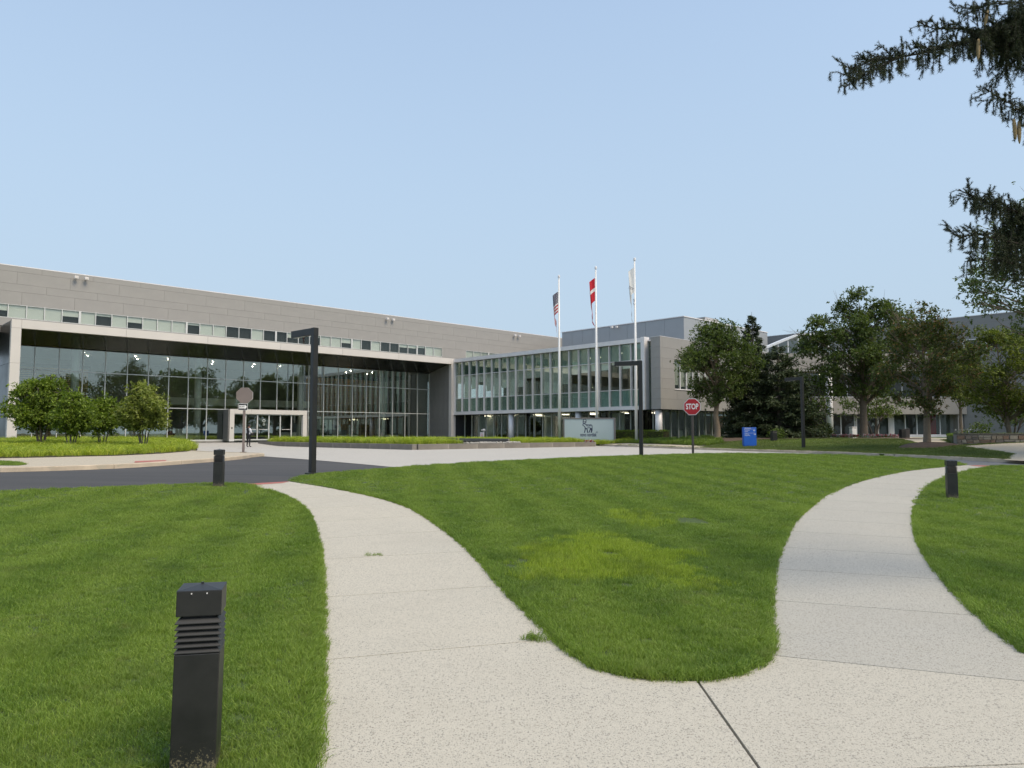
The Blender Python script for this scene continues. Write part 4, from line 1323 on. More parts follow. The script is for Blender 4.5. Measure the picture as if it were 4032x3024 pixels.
for k in range(n):
    a = GY0 + 1 + k * 2.1; b = a + 2.1
    f = MB(); f.box(0.0, 0.16, a, a + 0.10, 10.75, 11.9); f.box(0.0, 0.16, b - 0.10, b, 10.75, 11.9); f.box(0.0, 0.16, a + 0.1, b - 0.1, 10.75, 10.82); f.box(0.0, 0.16, a + 0.1, b - 0.1, 11.82, 11.9)
    w = f.build('window', M_silver, gw)
    box('pane', w, 0.06, 0.072, a + 0.1, b - 0.1, 10.82, 11.82, G_win)

# ================================================================== site furniture
M_black = plain('black_powder_coat', (0.018, 0.018, 0.017), 0.45, var=0.25, scale=3)
M_bronze = plain('dark_bronze_post', (0.075, 0.062, 0.055), 0.5, var=0.15)
M_signback = plain('brown_sign_back', (0.19, 0.155, 0.14), 0.55, var=0.08)
M_red = plain('sign_red', (0.42, 0.012, 0.02), 0.4, var=0.06)
M_signw = plain('sign_white', (0.82, 0.82, 0.80), 0.45, var=0.03)
M_signk = plain('sign_black', (0.012, 0.012, 0.014), 0.5)
M_bluesign = plain('sign_blue', (0.012, 0.10, 0.48), 0.45, var=0.08)

# ------------------------------------------------------------------ louvred path bollards
def dirty_black():
    m, n, l, b = nt('bollard_paint')
    P = texc(n, l)
    sx = n.new('ShaderNodeSeparateXYZ'); l.new(P, sx.inputs[0])
    mr = n.new('ShaderNodeMapRange'); mr.inputs[1].default_value = 0.26; mr.inputs[2].default_value = 0.0
    l.new(sx.outputs[2], mr.inputs[0])
    g = noise(n, l, P, 70, 4, 0.8)
    k = mth(n, l, 'GREATER_THAN', mth(n, l, 'MULTIPLY_ADD', mr.outputs[0], 0.38, g), 0.80)
    f = noise(n, l, P, 5, 4, 0.6)
    c = ramp(n, l, f, [(0.3, (0.015, 0.015, 0.014)), (0.7, (0.028, 0.027, 0.025))])
    c = mixc(n, l, mth(n, l, 'MULTIPLY', k, 0.8), c, (0.22, 0.19, 0.11))
    l.new(c, b.inputs['Base Color'])
    l.new(mth(n, l, 'MULTIPLY_ADD', f, 0.2, 0.36), b.inputs['Roughness'])
    bump(n, l, noise(n, l, P, 180, 2, 0.6), 0.08, 0.002, b)
    return m
M_boll = dirty_black()
def bollard(x, y, rz, label, tilt=0.0):
    r_ = empty('path_bollard', (x, y, Lf(x, y) - 0.01), rz, label, 'bollard', 'louvred path bollards')
    r_.rotation_euler = (0, tilt, rz)
    r_.scale = (1, 1, 1.0 + 4.2 * tilt)
    w = 0.1025
    MB().box(-w, w, -w, w, 0.0, 0.565).build('shaft', M_boll, r_, bev=0.004)
    MB().box(-w * 0.72, w * 0.72, -w * 0.72, w * 0.72, 0.566, 0.73).build('lamp_core', M_black, r_)
    for k in range(6):
        z = 0.572 + k * 0.0265
        m = MB()
        lo, hi = w * 1.02, w * 0.84
        v = [(-lo, -lo, z), (lo, -lo, z), (lo, lo, z), (-lo, lo, z), (-hi, -hi, z + 0.02), (hi, -hi, z + 0.02), (hi, hi, z + 0.02), (-hi, hi, z + 0.02)]
        v = [(a, b, c - 0.0035) for a, b, c in v[:4]] + v
        m.add(v, [(3, 2, 1, 0), (0, 1, 5, 4), (1, 2, 6, 5), (2, 3, 7, 6), (3, 0, 4, 7), (4, 5, 9, 8), (5, 6, 10, 9), (6, 7, 11, 10), (7, 4, 8, 11), (8, 9, 10, 11)])
        m.build('louvre', M_boll, r_)
    m = MB().box(-w, w, -w, w, 0.735, 0.85)
    cap = m.build('cap', M_boll, r_, bev=0.003)
    MB().add([(-w, -w, 0.8505), (w, -w, 0.8505), (w, w, 0.8505), (-w, w, 0.8505), (0, 0, 0.866)], [(0, 1, 4), (1, 2, 4), (2, 3, 4), (3, 0, 4), (3, 2, 1, 0)]).build('cap_top', M_boll, cap)
    MB().tube([(0, 0, 0.862), (0, 0, 0.872)], 0.007, 8).build('screw', M_black, cap)
    for sx in (-0.035, 0.035):
        MB().tube([(sx, -w - 0.0005, 0.838), (sx, -w - 0.003, 0.838)], 0.0035, 8).build('screw', M_silver, cap)
b1 = gp(412, 1674)
bollard(b1[0], b1[1] + 0.05, R(15), 'nearest louvred black bollard on the left lawn beside the path', 0.012)
b2 = gp(472, 1052)
bollard(b2[0], b2[1], R(9), 'far louvred black bollard at the end of the left lawn by the road')
b3 = gp(2057, 1077)
bollard(b3[0], b3[1], R(-18), 'louvred black bollard on the right lawn beside the right-hand path')

# ------------------------------------------------------------------ lamp posts
def lamp_post(x, y, z, rz, label, H=4.1):
    r_ = empty('lamp_post', (x, y, z), rz, label, 'lamp post', 'black square lamp posts')
    w = 0.076
    MB().box(-0.15, 0.15, -0.15, 0.15, 0.0, 0.045).build('base_plate', M_black, r_, bev=0.01)
    MB().box(-w, w, -w, w, 0.045, H).build('pole', M_black, r_, bev=0.008)
    a = MB().box(-1.12, -w - 0.002, -w * 0.95, w * 0.95, H - 0.20, H - 0.005)
    o = a.build('arm', M_black, r_, bev=0.008)
    MB().box(-1.06, -0.45, -w * 0.7, w * 0.7, H - 0.208, H - 0.203).build('lens', M_mull, o)
    MB().box(-w - 0.004, -w, -0.03, 0.03, 0.55, 0.7).build('access_cover', M_black, r_)
def at_dist(px, D):
    return ((px - PW / 2) / FPX * D, D)
x, y = at_dist(1234, 20.6); lamp_post(x, y, Lf(x, y) - 0.03, R(-42), 'large black lamp post at the lawn corner left of centre')
x, y = at_dist(2523, 31.6); lamp_post(x, y, Lf(x, y) - 0.02, R(-22), 'black lamp post on the lawn edge in front of the glass wing')
x, y = at_dist(3160, 42.0); lamp_post(x, y, Lf(x, y) - 0.03, R(-58), 'black lamp post beyond the road beside the dark spruce')

# ------------------------------------------------------------------ signs
def octagon(r, y0, y1, m):
    pts = [(r * math.cos(R(22.5 + 45 * k)), r * math.sin(R(22.5 + 45 * k))) for k in range(8)]
    v = [(p[0], y0, p[1]) for p in pts] + [(p[0], y1, p[1]) for p in pts]
    f = [tuple(range(8)), tuple(range(15, 7, -1))] + [(k, (k + 1) % 8, 8 + (k + 1) % 8, 8 + k) for k in range(8)]
    return m.add(v, f)
RX = Matrix.Rotation(math.pi / 2, 4, 'X')
x, y = at_dist(2726, 34.2)
z = Lf(x, y)
st = empty('stop_sign', (x, y, z - 0.12), R(-22), 'red octagonal STOP sign on a post at the edge of the lawn', 'sign')
MB().box(-0.05, 0.05, -0.05, 0.05, 0.0, 2.0).build('post', M_bronze, st, bev=0.01)
hz = 2.28
rr = 0.381 / math.cos(R(22.5))
o = octagon(rr, -0.070, -0.055, MB()).build('panel', M_signw, st)
o.location.z = hz
o2 = octagon(rr * 0.94, -0.073, -0.0705, MB()).build('face', M_red, o)
text('lettering', 'STOP', 0.36, M_signw, o, Matrix.Translation((0, -0.075, 0.0)) @ RX, sx=0.66, bold=0.008, depth=0.001)
octagon(rr * 1.04, -0.053, -0.045, MB()).build('frame', M_bronze, st).location.z = hz
# the same kind of sign seen from behind, with a one-way plate
x, y = at_dist(962, 36.0)
sb = empty('stop_sign', (x, y, Lf(x, y) - 0.01), R(12), 'brown back of a stop sign with one-way plate on the plaza kerb', 'sign')
MB().box(-0.055, 0.055, -0.045, 0.055, 0.0, 2.45).build('post', M_signback, sb, bev=0.01)
MB().box(-0.14, 0.14, -0.14, 0.14, 0.0, 0.03).build('base_plate', M_signback, sb)
ob = octagon(rr, -0.062, -0.050, MB()).build('panel', M_signback, sb); ob.location.z = 2.78
on = octagon(rr * 0.94, 0.062, 0.066, MB()).build('face', M_red, ob)
ow = octagon(rr, 0.050, 0.060, MB()).build('panel', M_signw, sb); ow.location.z = 2.78
pl = MB().box(-0.22, 0.22, -0.075, -0.064, -0.165, 0.165).build('one_way_plate', M_signw, sb); pl.location = (-0.06, 0, 2.22)
MB().box(-0.205, 0.205, -0.079, -0.0755, -0.15, 0.15).build('plate_ground', M_signk, pl)
ar = [(-0.18, -0.075), (0.09, -0.075), (0.09, -0.125), (0.19, 0.0), (0.09, 0.125), (0.09, 0.075), (-0.18, 0.075)]
v = [(a, -0.081, b) for a, b in ar] + [(a, -0.0795, b) for a, b in ar]
n_ = len(ar)
MB().add(v, [tuple(range(n_)), tuple(range(2 * n_ - 1, n_ - 1, -1))] + [(k, (k + 1) % n_, n_ + (k + 1) % n_, n_ + k) for k in range(n_)]).build('arrow', M_signw, pl)
text('lettering', 'ONE WAY', 0.11, M_signk, pl, Matrix.Translation((-0.045, -0.083, 0)) @ RX, sx=0.52, bold=0.002, depth=0.0008)

# blue direction sign
x, y = at_dist(2948, 46.5)
bs = empty('direction_sign', (x, y, Lf(x, y) - 0.02), R(10), 'blue wayfinding sign with white arrows in front of the spruce', 'sign')
MB().box(-0.40, 0.40, -0.10, 0.10, 0.0, 0.1).build('plinth', M_bluesign, bs)
p_ = MB().box(-0.43, 0.43, -0.11, 0.11, 0.1, 1.22).build('panel', M_bluesign, bs, bev=0.01)
for z in (1.11, 0.86):
    MB().box(-0.38, 0.36, -0.1135, -0.1115, z, z + 0.008).build('rule', M_signw, p_)
for (t_, z, sz) in (('Novo Nordisk Inc.', 1.165, 0.075), ('Main Entrance', 1.05, 0.075), ('Drop-off', 0.96, 0.075), ('Staff Parking', 0.80, 0.075), ('Garage Parking', 0.71, 0.075)):
    text('lettering', t_, sz, M_signw, p_, Matrix.Translation((-0.37, -0.113, z)) @ RX, sx=0.8, depth=0.0008, align='LEFT')
for z, sgn in ((1.03, -1), (0.79, 1)):
    am = MB()
    am.box(0.24, 0.36, -0.1135, -0.1115, z - 0.009, z + 0.009)
    tip_x = 0.30 + sgn * 0.065
    for dz in (-1, 1):
        v = [(tip_x, z - 0.008 * dz), (tip_x - sgn * 0.055, z + 0.048 * dz), (tip_x - sgn * 0.04, z + 0.058 * dz), (tip_x + sgn * 0.015, z)]
        am.add([(a, -0.1137, b) for a, b in v] + [(a, -0.1117, b) for a, b in v], [(0, 1, 2, 3), (7, 6, 5, 4), (0, 4, 5, 1), (1, 5, 6, 2), (2, 6, 7, 3), (3, 7, 4, 0)])
    am.build('arrow', M_signw, p_)

# emblem: a standing ox with a disc between its horns, drawn in strokes
def emblem(name, parent, M, s, mat, th=0.002, wt=1.0):
    strokes = [
        ([(0.02 + 0.105 * math.cos(a), 0.86 + 0.105 * math.sin(a)) for a in np.linspace(0, 2 * math.pi, 17)], 0.034),
        ([(-0.11, 0.78), (-0.10, 0.70), (0.0, 0.64), (0.10, 0.70), (0.12, 0.78)], 0.034),
        ([(-0.05, 0.66), (-0.12, 0.56), (-0.10, 0.50), (-0.01, 0.45), (0.02, 0.40)], 0.036),
        ([(-0.02, 0.64), (0.06, 0.60), (0.14, 0.555), (0.35, 0.545), (0.48, 0.555), (0.55, 0.50), (0.555, 0.34), (0.55, 0.12)], 0.038),
        ([(0.02, 0.42), (0.05, 0.33), (0.14, 0.28), (0.24, 0.33), (0.36, 0.34), (0.46, 0.30), (0.50, 0.26)], 0.036),
        ([(0.05, 0.33), (0.06, 0.24), (0.0, 0.0)], 0.05), ([(0.15, 0.28), (0.20, 0.18), (0.22, 0.0)], 0.05),
        ([(0.44, 0.31), (0.42, 0.20), (0.32, 0.0)], 0.05), ([(0.50, 0.28), (0.52, 0.14), (0.49, 0.0)], 0.06),
        ([(0.13, 0.53), (0.16, 0.46), (0.22, 0.46), (0.25, 0.52)], 0.024), ([(0.25, 0.50), (0.27, 0.44), (0.36, 0.44), (0.38, 0.52)], 0.024), ([(0.40, 0.52), (0.42, 0.47), (0.48, 0.47)], 0.024)]
    m = MB()
    for pts, w in strokes:
        w *= wt
        for (a, b) in zip(pts[:-1], pts[1:]):
            d = Vector((b[0] - a[0], b[1] - a[1])); Ln = d.length; d /= max(Ln, 1e-6)
            nn = Vector((-d.y, d.x)) * w / 2
            e = d * w * 0.3
            q = [(a[0] - e.x - nn.x, a[1] - e.y - nn.y), (b[0] + e.x - nn.x, b[1] + e.y - nn.y), (b[0] + e.x + nn.x, b[1] + e.y + nn.y), (a[0] - e.x + nn.x, a[1] - e.y + nn.y)]
            v = [tuple(M @ Vector((p[0] * s, p[1] * s, 0))) for p in q] + [tuple(M @ Vector((p[0] * s, p[1] * s, th))) for p in q]
            m.add(v, [(3, 2, 1, 0), (4, 5, 6, 7), (0, 1, 5, 4), (1, 2, 6, 5), (2, 3, 7, 6), (3, 0, 4, 7)])
    return m.build(name, mat, parent)
# monument sign
M_signpan = plain('pale_blue_panel', (0.36, 0.44, 0.47), 0.35, var=0.03, scale=0.5)
M_frame = plain('grey_sign_frame', (0.16, 0.15, 0.15), 0.45, metal=0.2)
sx_, sy_ = 6.5, 62.0
ms = empty('monument_sign', (sx_, sy_, Lf(sx_, sy_) + 0.10), R(-1.0), 'pale blue monument sign with navy ox emblem beside the flagpoles', 'sign')
W_, H_ = 2.18, 2.05
MB().box(-W_ + 0.09, W_ - 0.15, -0.12, 0.12, 0.0, H_ - 0.1).build('panel', M_signpan, ms)
fm = MB(); fm.box(-W_, -W_ + 0.09, -0.16, 0.22, 0, H_); fm.box(W_ - 0.15, W_, -0.16, 0.22, 0, H_); fm.box(-W_ + 0.09, W_ - 0.15, -0.16, 0.22, H_ - 0.1, H_)
fm.build('frame', M_frame, ms)
emblem('emblem', ms, Matrix.Translation((-0.42, -0.122, 0.82)) @ RX, 1.16, M_navy, wt=1.35)
text('lettering', 'novo nordisk', 0.42, M_navy, ms, Matrix.Translation((-0.10, -0.122, 0.62)) @ RX, sx=0.60, bold=0.010, depth=0.002)
text('registered_mark', '\u00ae', 0.22, M_navy, ms, Matrix.Translation((0.62, -0.122, 0.82)) @ RX, depth=0.002)
# reception sign inside the lobby
rs = empty('reception_backdrop', (*loc2w(-10.6, Q + 6.4), FL), TH, 'cream backdrop with dark ox emblem behind the reception desk', 'sign screen')
MB().box(-2.2, 2.2, 0.0, 0.1, 0.0, 2.5).build('panel', M_lowwall, rs)
emblem('emblem', rs, Matrix.Translation((0.1, -0.004, 1.2)) @ RX, 1.0, M_navy)
text('lettering', 'novo nordisk', 0.36, M_navy, rs, Matrix.Translation((0.4, -0.004, 1.0)) @ RX, sx=0.6, depth=0.002)
for lx_, wd, lab in ((-11.6, 4.4, 'long pale planter box inside the lobby glass near reception'), (-5.6, 2.6, 'shorter pale planter box inside the lobby glass at right')):
    pb = empty('lobby_planter', (*loc2w(lx_, Q + 0.9), FL), TH, lab, 'planter')
    MB().box(-wd / 2, wd / 2, -0.25, 0.25, 0.0, 0.5).build('box', M_lowwall, pb, bev=0.01)
    rr_ = np.random.default_rng(int(wd * 10))
    k_ = 500
    P_ = np.stack([rr_.uniform(-wd / 2, wd / 2, k_), rr_.uniform(-0.2, 0.2, k_), rr_.uniform(0.48, 0.62, k_)], 1)
    V_ = np.concatenate([P_, P_ + rr_.normal(0, 0.06, (k_, 3)), P_ + rr_.normal(0, 0.06, (k_, 3))]).reshape(3, k_, 3).transpose(1, 0, 2).reshape(-1, 3)
    from_np('plants', V_, np.arange(3 * k_).reshape(k_, 3), leafmat('planter_leaf%d' % int(wd * 10), (0.02, 0.05, 0.01), (0.06, 0.11, 0.03)), pb)
rd = empty('reception_desk', (*loc2w(-10.6, Q + 4.6), FL), TH, 'dark reception desk in front of the cream backdrop', 'desk')
MB().box(-2.0, 2.0, -0.35, 0.35, 0.0, 1.0).build('body', M_return, rd, bev=0.01); MB().box(-2.1, 2.1, -0.42, 0.4, 1.0, 1.06).build('top', M_darkm, rd)
for sx in (-0.8, 0.9):
    mm = empty('monitor', (*loc2w(-10.6 + sx, Q + 4.6), FL + 1.06), TH, ('left' if sx < 0 else 'right') + ' dark monitor on the reception desk', 'monitor', 'monitors on the reception desk')
    MB().box(-0.3, 0.3, -0.02, 0.02, 0.12, 0.48).build('screen', M_black, mm); MB().box(-0.1, 0.1, -0.08, 0.08, 0.0, 0.02).box(-0.02, 0.02, -0.015, 0.015, 0.02, 0.12).build('stand', M_black, mm)

# ------------------------------------------------------------------ brown swivel armchairs and small tables in the lobby
M_leather = plain('brown_leather', (0.16, 0.035, 0.02), 0.45, var=0.25, scale=3)
def swan_chair(x, y, rz, label):
    r_ = empty('swivel_armchair', (*loc2w(x, y), FL), TH + rz, label, 'armchair', 'brown leather swivel armchairs in the lobby')
    # shell: seat, rising to arms at the sides and a rounded back
    V, F = [], []
    nu, nv = 14, 7
    for i in range(nu):
        a = math.pi * (-0.12 + 1.24 * i / (nu - 1))      # from right arm round the back to the left arm
        hgt = 0.30 + 0.22 * math.sin(max(0, min(math.pi, a))) ** 2 - 0.10 * math.sin(2 * a) ** 2
        for j in range(nv):
            t = j / (nv - 1)
            rad = 0.08 + 0.30 * t ** 0.6
            zz = 0.38 + hgt * max(0, (t - 0.45) / 0.55) ** 1.3
            V.append((rad * math.cos(a) * 1.12, rad * math.sin(a), zz))
    for i in range(nu - 1):
        for j in range(nv - 1):
            F.append((i * nv + j, (i + 1) * nv + j, (i + 1) * nv + j + 1, i * nv + j + 1))
    sh = from_np('shell', V, F, M_leather, r_, True)
    md = sh.modifiers.new('thick', 'SOLIDIFY'); md.thickness = 0.06; md.offset = 0
    MB().tube([(0, 0.02, 0.33), (0, 0.02, 0.40), (0, 0.02, 0.43)], [0.22, 0.33, 0.30], 18).build('seat', M_leather, r_, smoothed=True)
    MB().tube([(0, 0, 0.05), (0, 0, 0.34)], 0.025, 8).build('stem', M_silver, r_)
    fb = MB()
    for k in range(4):
        a = k * math.pi / 2 + 0.4
        fb.tube([(0, 0, 0.05), (0.28 * math.cos(a), 0.28 * math.sin(a), 0.015)], [0.022, 0.014], 6)
    fb.build('star_foot', M_silver, r_)
swan_chair(-35.3, Q + 1.5, 0.6, 'leftmost brown armchair half hidden by grass behind the lobby glass')
swan_chair(-32.7, Q + 1.5, -0.9, 'brown armchair second from left behind the lobby glass')
swan_chair(-30.6, Q + 1.5, 0.9, 'brown armchair beside the small tree stems behind the lobby glass')
swan_chair(-28.2, Q + 1.4, -0.4, 'rightmost brown armchair in the clear behind the lobby glass')
for tx, lb in ((-34.1, 'small round table between the two left lobby armchairs'), (-29.6, 'small round table between the two right lobby armchairs')):
    t_ = empty('side_table', (*loc2w(tx, Q + 1.3), FL), 0, lb, 'table', 'small lobby tables')
    MB().tube([(0, 0, 0.48), (0, 0, 0.50)], 0.32, 20).build('top', M_mull, t_); MB().tube([(0, 0, 0.02), (0, 0, 0.48)], 0.02, 8).build('stem', M_black, t_); MB().tube([(0, 0, 0.0), (0, 0, 0.02)], 0.2, 16).build('foot', M_black, t_)

# ------------------------------------------------------------------ flagpoles and limp flags
M_pole = plain('white_flagpole', (0.78, 0.77, 0.75), 0.35, var=0.03)
def flagpole(x, y, top, label):
    z = Lf(x, y) - 0.05
    H = top - z
    r_ = empty('flagpole', (x, y, z), 0, label, 'flagpole', 'white flagpoles beside the sign')
    MB().tube([(0, 0, 0), (0, 0, H * 0.4), (0, 0, H)], [0.125, 0.11, 0.06], 16).build('pole', M_pole, r_, smoothed=True)
    MB().tube([(0, 0, H), (0, 0, H + 0.06), (0, 0, H + 0.07), (0, 0, H + 0.24), (0, 0, H + 0.30)], [0.03, 0.03, 0.11, 0.11, 0.07], 14).build('finial', M_silver, r_)
    MB().tube([(-0.07, -0.05, H - 0.1), (-0.10, -0.06, H * 0.6), (-0.14, -0.08, 1.4)], 0.008, 5).build('halyard', M_signw, r_)
    return z + H
def flagmat(kind):
    m, n, l, b = nt('flag_' + kind)
    uv = n.new('ShaderNodeUVMap'); sp = n.new('ShaderNodeSeparateXYZ'); l.new(uv.outputs[0], sp.inputs[0])
    u, v = sp.outputs[0], sp.outputs[1]
    red, white, navy = (0.50, 0.012, 0.025), (0.80, 0.77, 0.74), (0.012, 0.012, 0.06)
    if kind == 'stripes':
        k = mth(n, l, 'MODULO', mth(n, l, 'FLOOR', mth(n, l, 'MULTIPLY', v, 13)), 2)
        c = mixc(n, l, k, red, white)
        vo = n.new('ShaderNodeTexVoronoi'); vo.inputs['Scale'].default_value = 13; vo.inputs['Randomness'].default_value = 0.15
        l.new(uv.outputs[0], vo.inputs['Vector'])
        cc = mixc(n, l, mth(n, l, 'LESS_THAN', vo.outputs['Distance'], 0.27), navy, white)
        k2 = mth(n, l, 'MULTIPLY', mth(n, l, 'LESS_THAN', u, 0.4), mth(n, l, 'LESS_THAN', v, 0.54))
        c = mixc(n, l, k2, c, cc)
    elif kind == 'cross':
        a = mth(n, l, 'LESS_THAN', mth(n, l, 'ABSOLUTE', mth(n, l, 'SUBTRACT', v, 0.5)), 0.075)
        bb = mth(n, l, 'LESS_THAN', mth(n, l, 'ABSOLUTE', mth(n, l, 'SUBTRACT', u, 0.375)), 0.055)
        c = mixc(n, l, mth(n, l, 'MAXIMUM', a, bb), (0.58, 0.015, 0.03), white)
    else:
        c = mixc(n, l, 0.0, (0.80, 0.79, 0.76), white)
    l.new(c, b.inputs['Base Color']); b.inputs['Roughness'].default_value = 0.75
    t = n.new('ShaderNodeBsdfTranslucent'); l.new(c, t.inputs['Color'])
    mx = n.new('ShaderNodeMixShader'); mx.inputs[0].default_value = 0.25
    l.new(b.outputs[0], mx.inputs[1]); l.new(t.outputs[0], mx.inputs[2]); l.new(mx.outputs[0], n['Material Output'].inputs['Surface'])
    return m
def flag(x, y, top, hoist, fly, wide, kind, label, seed):
    """cloth hanging down along its pole in narrow folds"""
    r_ = random.Random(seed)
    nu, nv = 34, 16
    ph = [r_.uniform(0, 6.28) for _ in range(4)]
    V, F, UV = [], [], []
    for j in range(nv):
        v = j / (nv - 1)
        for i in range(nu):
            u = i / (nu - 1)
            a_ = min(u / 0.3, 1.0); b_ = max(0.0, (u - 0.3) / 0.7)
            fold = 0.07 * math.sin(u * 13 + v * 3.2 + ph[0]) * b_ + 0.05 * math.sin(u * 23 + v * 6 + ph[1]) * b_
            x_ = -0.09 - wide * a_ ** 0.8 * (1 - 0.25 * v) + 0.6 * wide * b_ + fold
            z = -v * hoist - 0.75 * wide * a_ - b_ * 0.68 * fly * (0.98 - 0.22 * v) + 0.05 * math.sin(9 * v + ph[2]) * b_
            V.append((x_, -0.06 + 0.22 * b_ + 0.07 * math.sin(u * 15 + v * 2.5 + ph[3]) * min(1, 4 * u), z))
            UV.append((u, v))
    for j in range(nv - 1):
        for i in range(nu - 1):
            F.append((j * nu + i, j * nu + i + 1, (j + 1) * nu + i + 1, (j + 1) * nu + i))
    o = from_np('flag', V, F, flagmat(kind), None, True)
    lay = o.data.uv_layers.new(name='UVMap')
    for p in o.data.polygons:
        for li in p.loop_indices:
            lay.data[li].uv = UV[o.data.loops[li].vertex_index]
    o.location = (x, y, top)
    tag(o, label, 'flag', 'limp flags on the flagpoles')
    return o
def top_at(py, D):
    dx, dy, dz = ray(2016, py)
    return EYE + dz / dy * D
FP = []
for (pxu, pyt, D, lab) in ((2203, 1096, 67.0, 'leftmost and farthest white flagpole'), (2350, 1062, 63.6, 'middle white flagpole rising behind the sign'), (2505, 1029, 60.3, 'rightmost and tallest looking white flagpole')):
    x = (pxu - 2016) / FPX * D
    top = top_at(pyt, D)
    flagpole(x, D, top, lab)
    FP.append((x, D, top))
flag(FP[0][0], FP[0][1], FP[0][2] - 1.25, 1.9, 3.7, 0.50, 'stripes', 'limp red and white striped flag with navy starred corner', 1)
flag(FP[1][0], FP[1][1], FP[1][2] - 0.75, 2.0, 4.0, 0.5, 'cross', 'limp red flag with a white cross', 5)
wf = flag(FP[2][0], FP[2][1], FP[2][2] - 0.55, 2.1, 4.1, 0.45, 'plain', 'limp white flag with navy lettering', 9)
for (t_, dx_, dz_, rot) in (('nov', -0.34, -1.75, -0.45), ('o', -0.16, -2.75, 0.2), ('s', -0.16, -3.05, 0.2)):
    text('lettering', t_, 0.46, M_navy, wf, Matrix.Translation((dx_, -0.36, dz_)) @ RX @ Matrix.Rotation(rot, 4, 'Z'), sx=0.62, depth=0.002)

# ------------------------------------------------------------------ raised planter with dark basin
M_granite = plain('planter_granite', (0.20, 0.18, 0.155), 0.75, var=0.25, scale=1.4, fine=0.3)
M_joint2 = plain('pale_mortar', (0.29, 0.265, 0.23), 0.9, var=0.1)
M_basin = plain('black_basin_stone', (0.035, 0.037, 0.038), 0.18, var=0.25, scale=1.0)
PLX0, PLX1, PLY0, PLY1 = -24.0, -6.2, -25.0, -3.2
zc = Lf(*loc2w(-23, -24)) - 0.13
plx = empty('plaza_planter', (*loc2w(-15, -14), zc), TH, 'low stone-edged planter with grass and black basin in the plaza', 'planter')
ox, oy = -15, -14
def pbox(name, x0, x1, y0, y1, z0, z1, mat, bev=0.0, par=None):
    return box(name, par or plx, x0 - ox, x1 - ox, y0 - oy, y1 - oy, z0, z1, mat, bev)
EH = 0.36
def edge_run(fixed, a, b, axis, out):
    n = max(1, int((b - a) / 2.2)); st_ = (b - a) / n
    for k in range(n):
        s0, s1 = a + k * st_, a + (k + 1) * st_
        lo, hi = (fixed - 0.02, fixed + 0.34) if out < 0 else (fixed - 0.34, fixed + 0.02)
        if axis == 'y': pbox('edge_stone', lo, hi, s0 + 0.05, s1 - 0.05, -0.3, EH, M_granite, 0.012); pbox('mortar_joint', lo + 0.01, hi - 0.01, s1 - 0.05, s1 + 0.05, -0.3, EH - 0.008, M_joint2)
        else: pbox('edge_stone', s0 + 0.05, s1 - 0.05, lo, hi, -0.3, EH, M_granite, 0.012); pbox('mortar_joint', s1 - 0.05, s1 + 0.05, lo + 0.01, hi - 0.01, -0.3, EH - 0.008, M_joint2)
edge_run(PLX0, PLY0, PLY1, 'y', -1)
edge_run(PLY0, PLX0 + 0.36, PLX1, 'x', -1)
pbox('bed_soil', PLX0 + 0.35, PLX1, PLY0 + 0.35, PLY1, -0.3, 0.33, M_soil)
# tilted basin slab
v = [(-19.2 - ox, -23.6 - oy, 0.50), (-14.6 - ox, -23.6 - oy, 0.50), (-14.6 - ox, -5 - oy, 0.62), (-19.2 - ox, -5 - oy, 0.62)]
MB().add([(a, b, 0.1) for a, b, c in v] + v, [(3, 2, 1, 0), (4, 5, 6, 7), (0, 1, 5, 4), (1, 2, 6, 5), (2, 3, 7, 6), (3, 0, 4, 7)]).build('basin', M_basin, plx)
for k in range(3):
    pbox('basin_front_stone', -19.2 + k * 1.55 + 0.01, -19.2 + (k + 1) * 1.55 - 0.01, -23.75, -23.61, 0.1, 0.54, M_darkm)
pbox('basin_rim', -14.58, -14.40, -23.75, -5, 0.1, 0.66, M_granite)
M_peb = plain('river_pebble', (0.42, 0.39, 0.34), 0.7, var=0.4, scale=1.0)
rp = random.Random(11)
pebm = []
for q in range(3):
    bm = bmesh.new(); bmesh.ops.create_icosphere(bm, subdivisions=1, radius=1)
    for vv in bm.verts: vv.co = Vector((vv.co.x * rp.uniform(0.8, 1.2), vv.co.y * rp.uniform(0.8, 1.2), vv.co.z * 0.6))
    me = bpy.data.meshes.new('pebble'); bm.to_mesh(me); bm.free(); me.materials.append(M_peb); pebm.append(me)
for k in range(150):
    s_ = rp.uniform(0.05, 0.13)
    o = meshobj('pebble', rp.choice(pebm), plx, (rp.uniform(-18.9, -13.9) - ox, rp.uniform(-24.5, -23.85) - oy, 0.34 + s_ * 0.5))
    o.scale = (s_, s_, s_); o.rotation_euler = (0, 0, rp.uniform(0, 6))

# ------------------------------------------------------------------ beds of ornamental grass
T_sed = [tuft(60 + k, 34, 0.16, 0.22, 0.48, 0.014, 1.0, M_sedge, 3) for k in range(4)]
T_sed2 = [tuft(80 + k, 34, 0.16, 0.22, 0.42, 0.016, 1.0, M_sedge2, 3) for k in range(3)]
def bed(poly, dens, zfun, tufts, mat, label, scl=1.0):
    xs = [p[0] for p in poly]; ys = [p[1] for p in poly]
    n = int((max(xs) - min(xs)) * (max(ys) - min(ys)) * dens)
    x = rng.uniform(min(xs), max(xs), n); y = rng.uniform(min(ys), max(ys), n)
    ok = inside(x, y, poly); x, y = x[ok], y[ok]; n = len(x)
    s = rng.uniform(0.75, 1.2, n) * scl * (1 + 0.12 * np.sin(x * 1.7) * np.sin(y * 1.3))
    ro = np.stack([rng.normal(0, 0.12, n), rng.normal(0, 0.12, n), rng.uniform(0, 6.28, n)], 1)
    scatter('ornamental_grass', np.stack([x, y, zfun(x, y)], 1), np.stack([s, s, s], 1), ro, rng.integers(0, len(tufts), n), tufts, label, 'grass', mat)
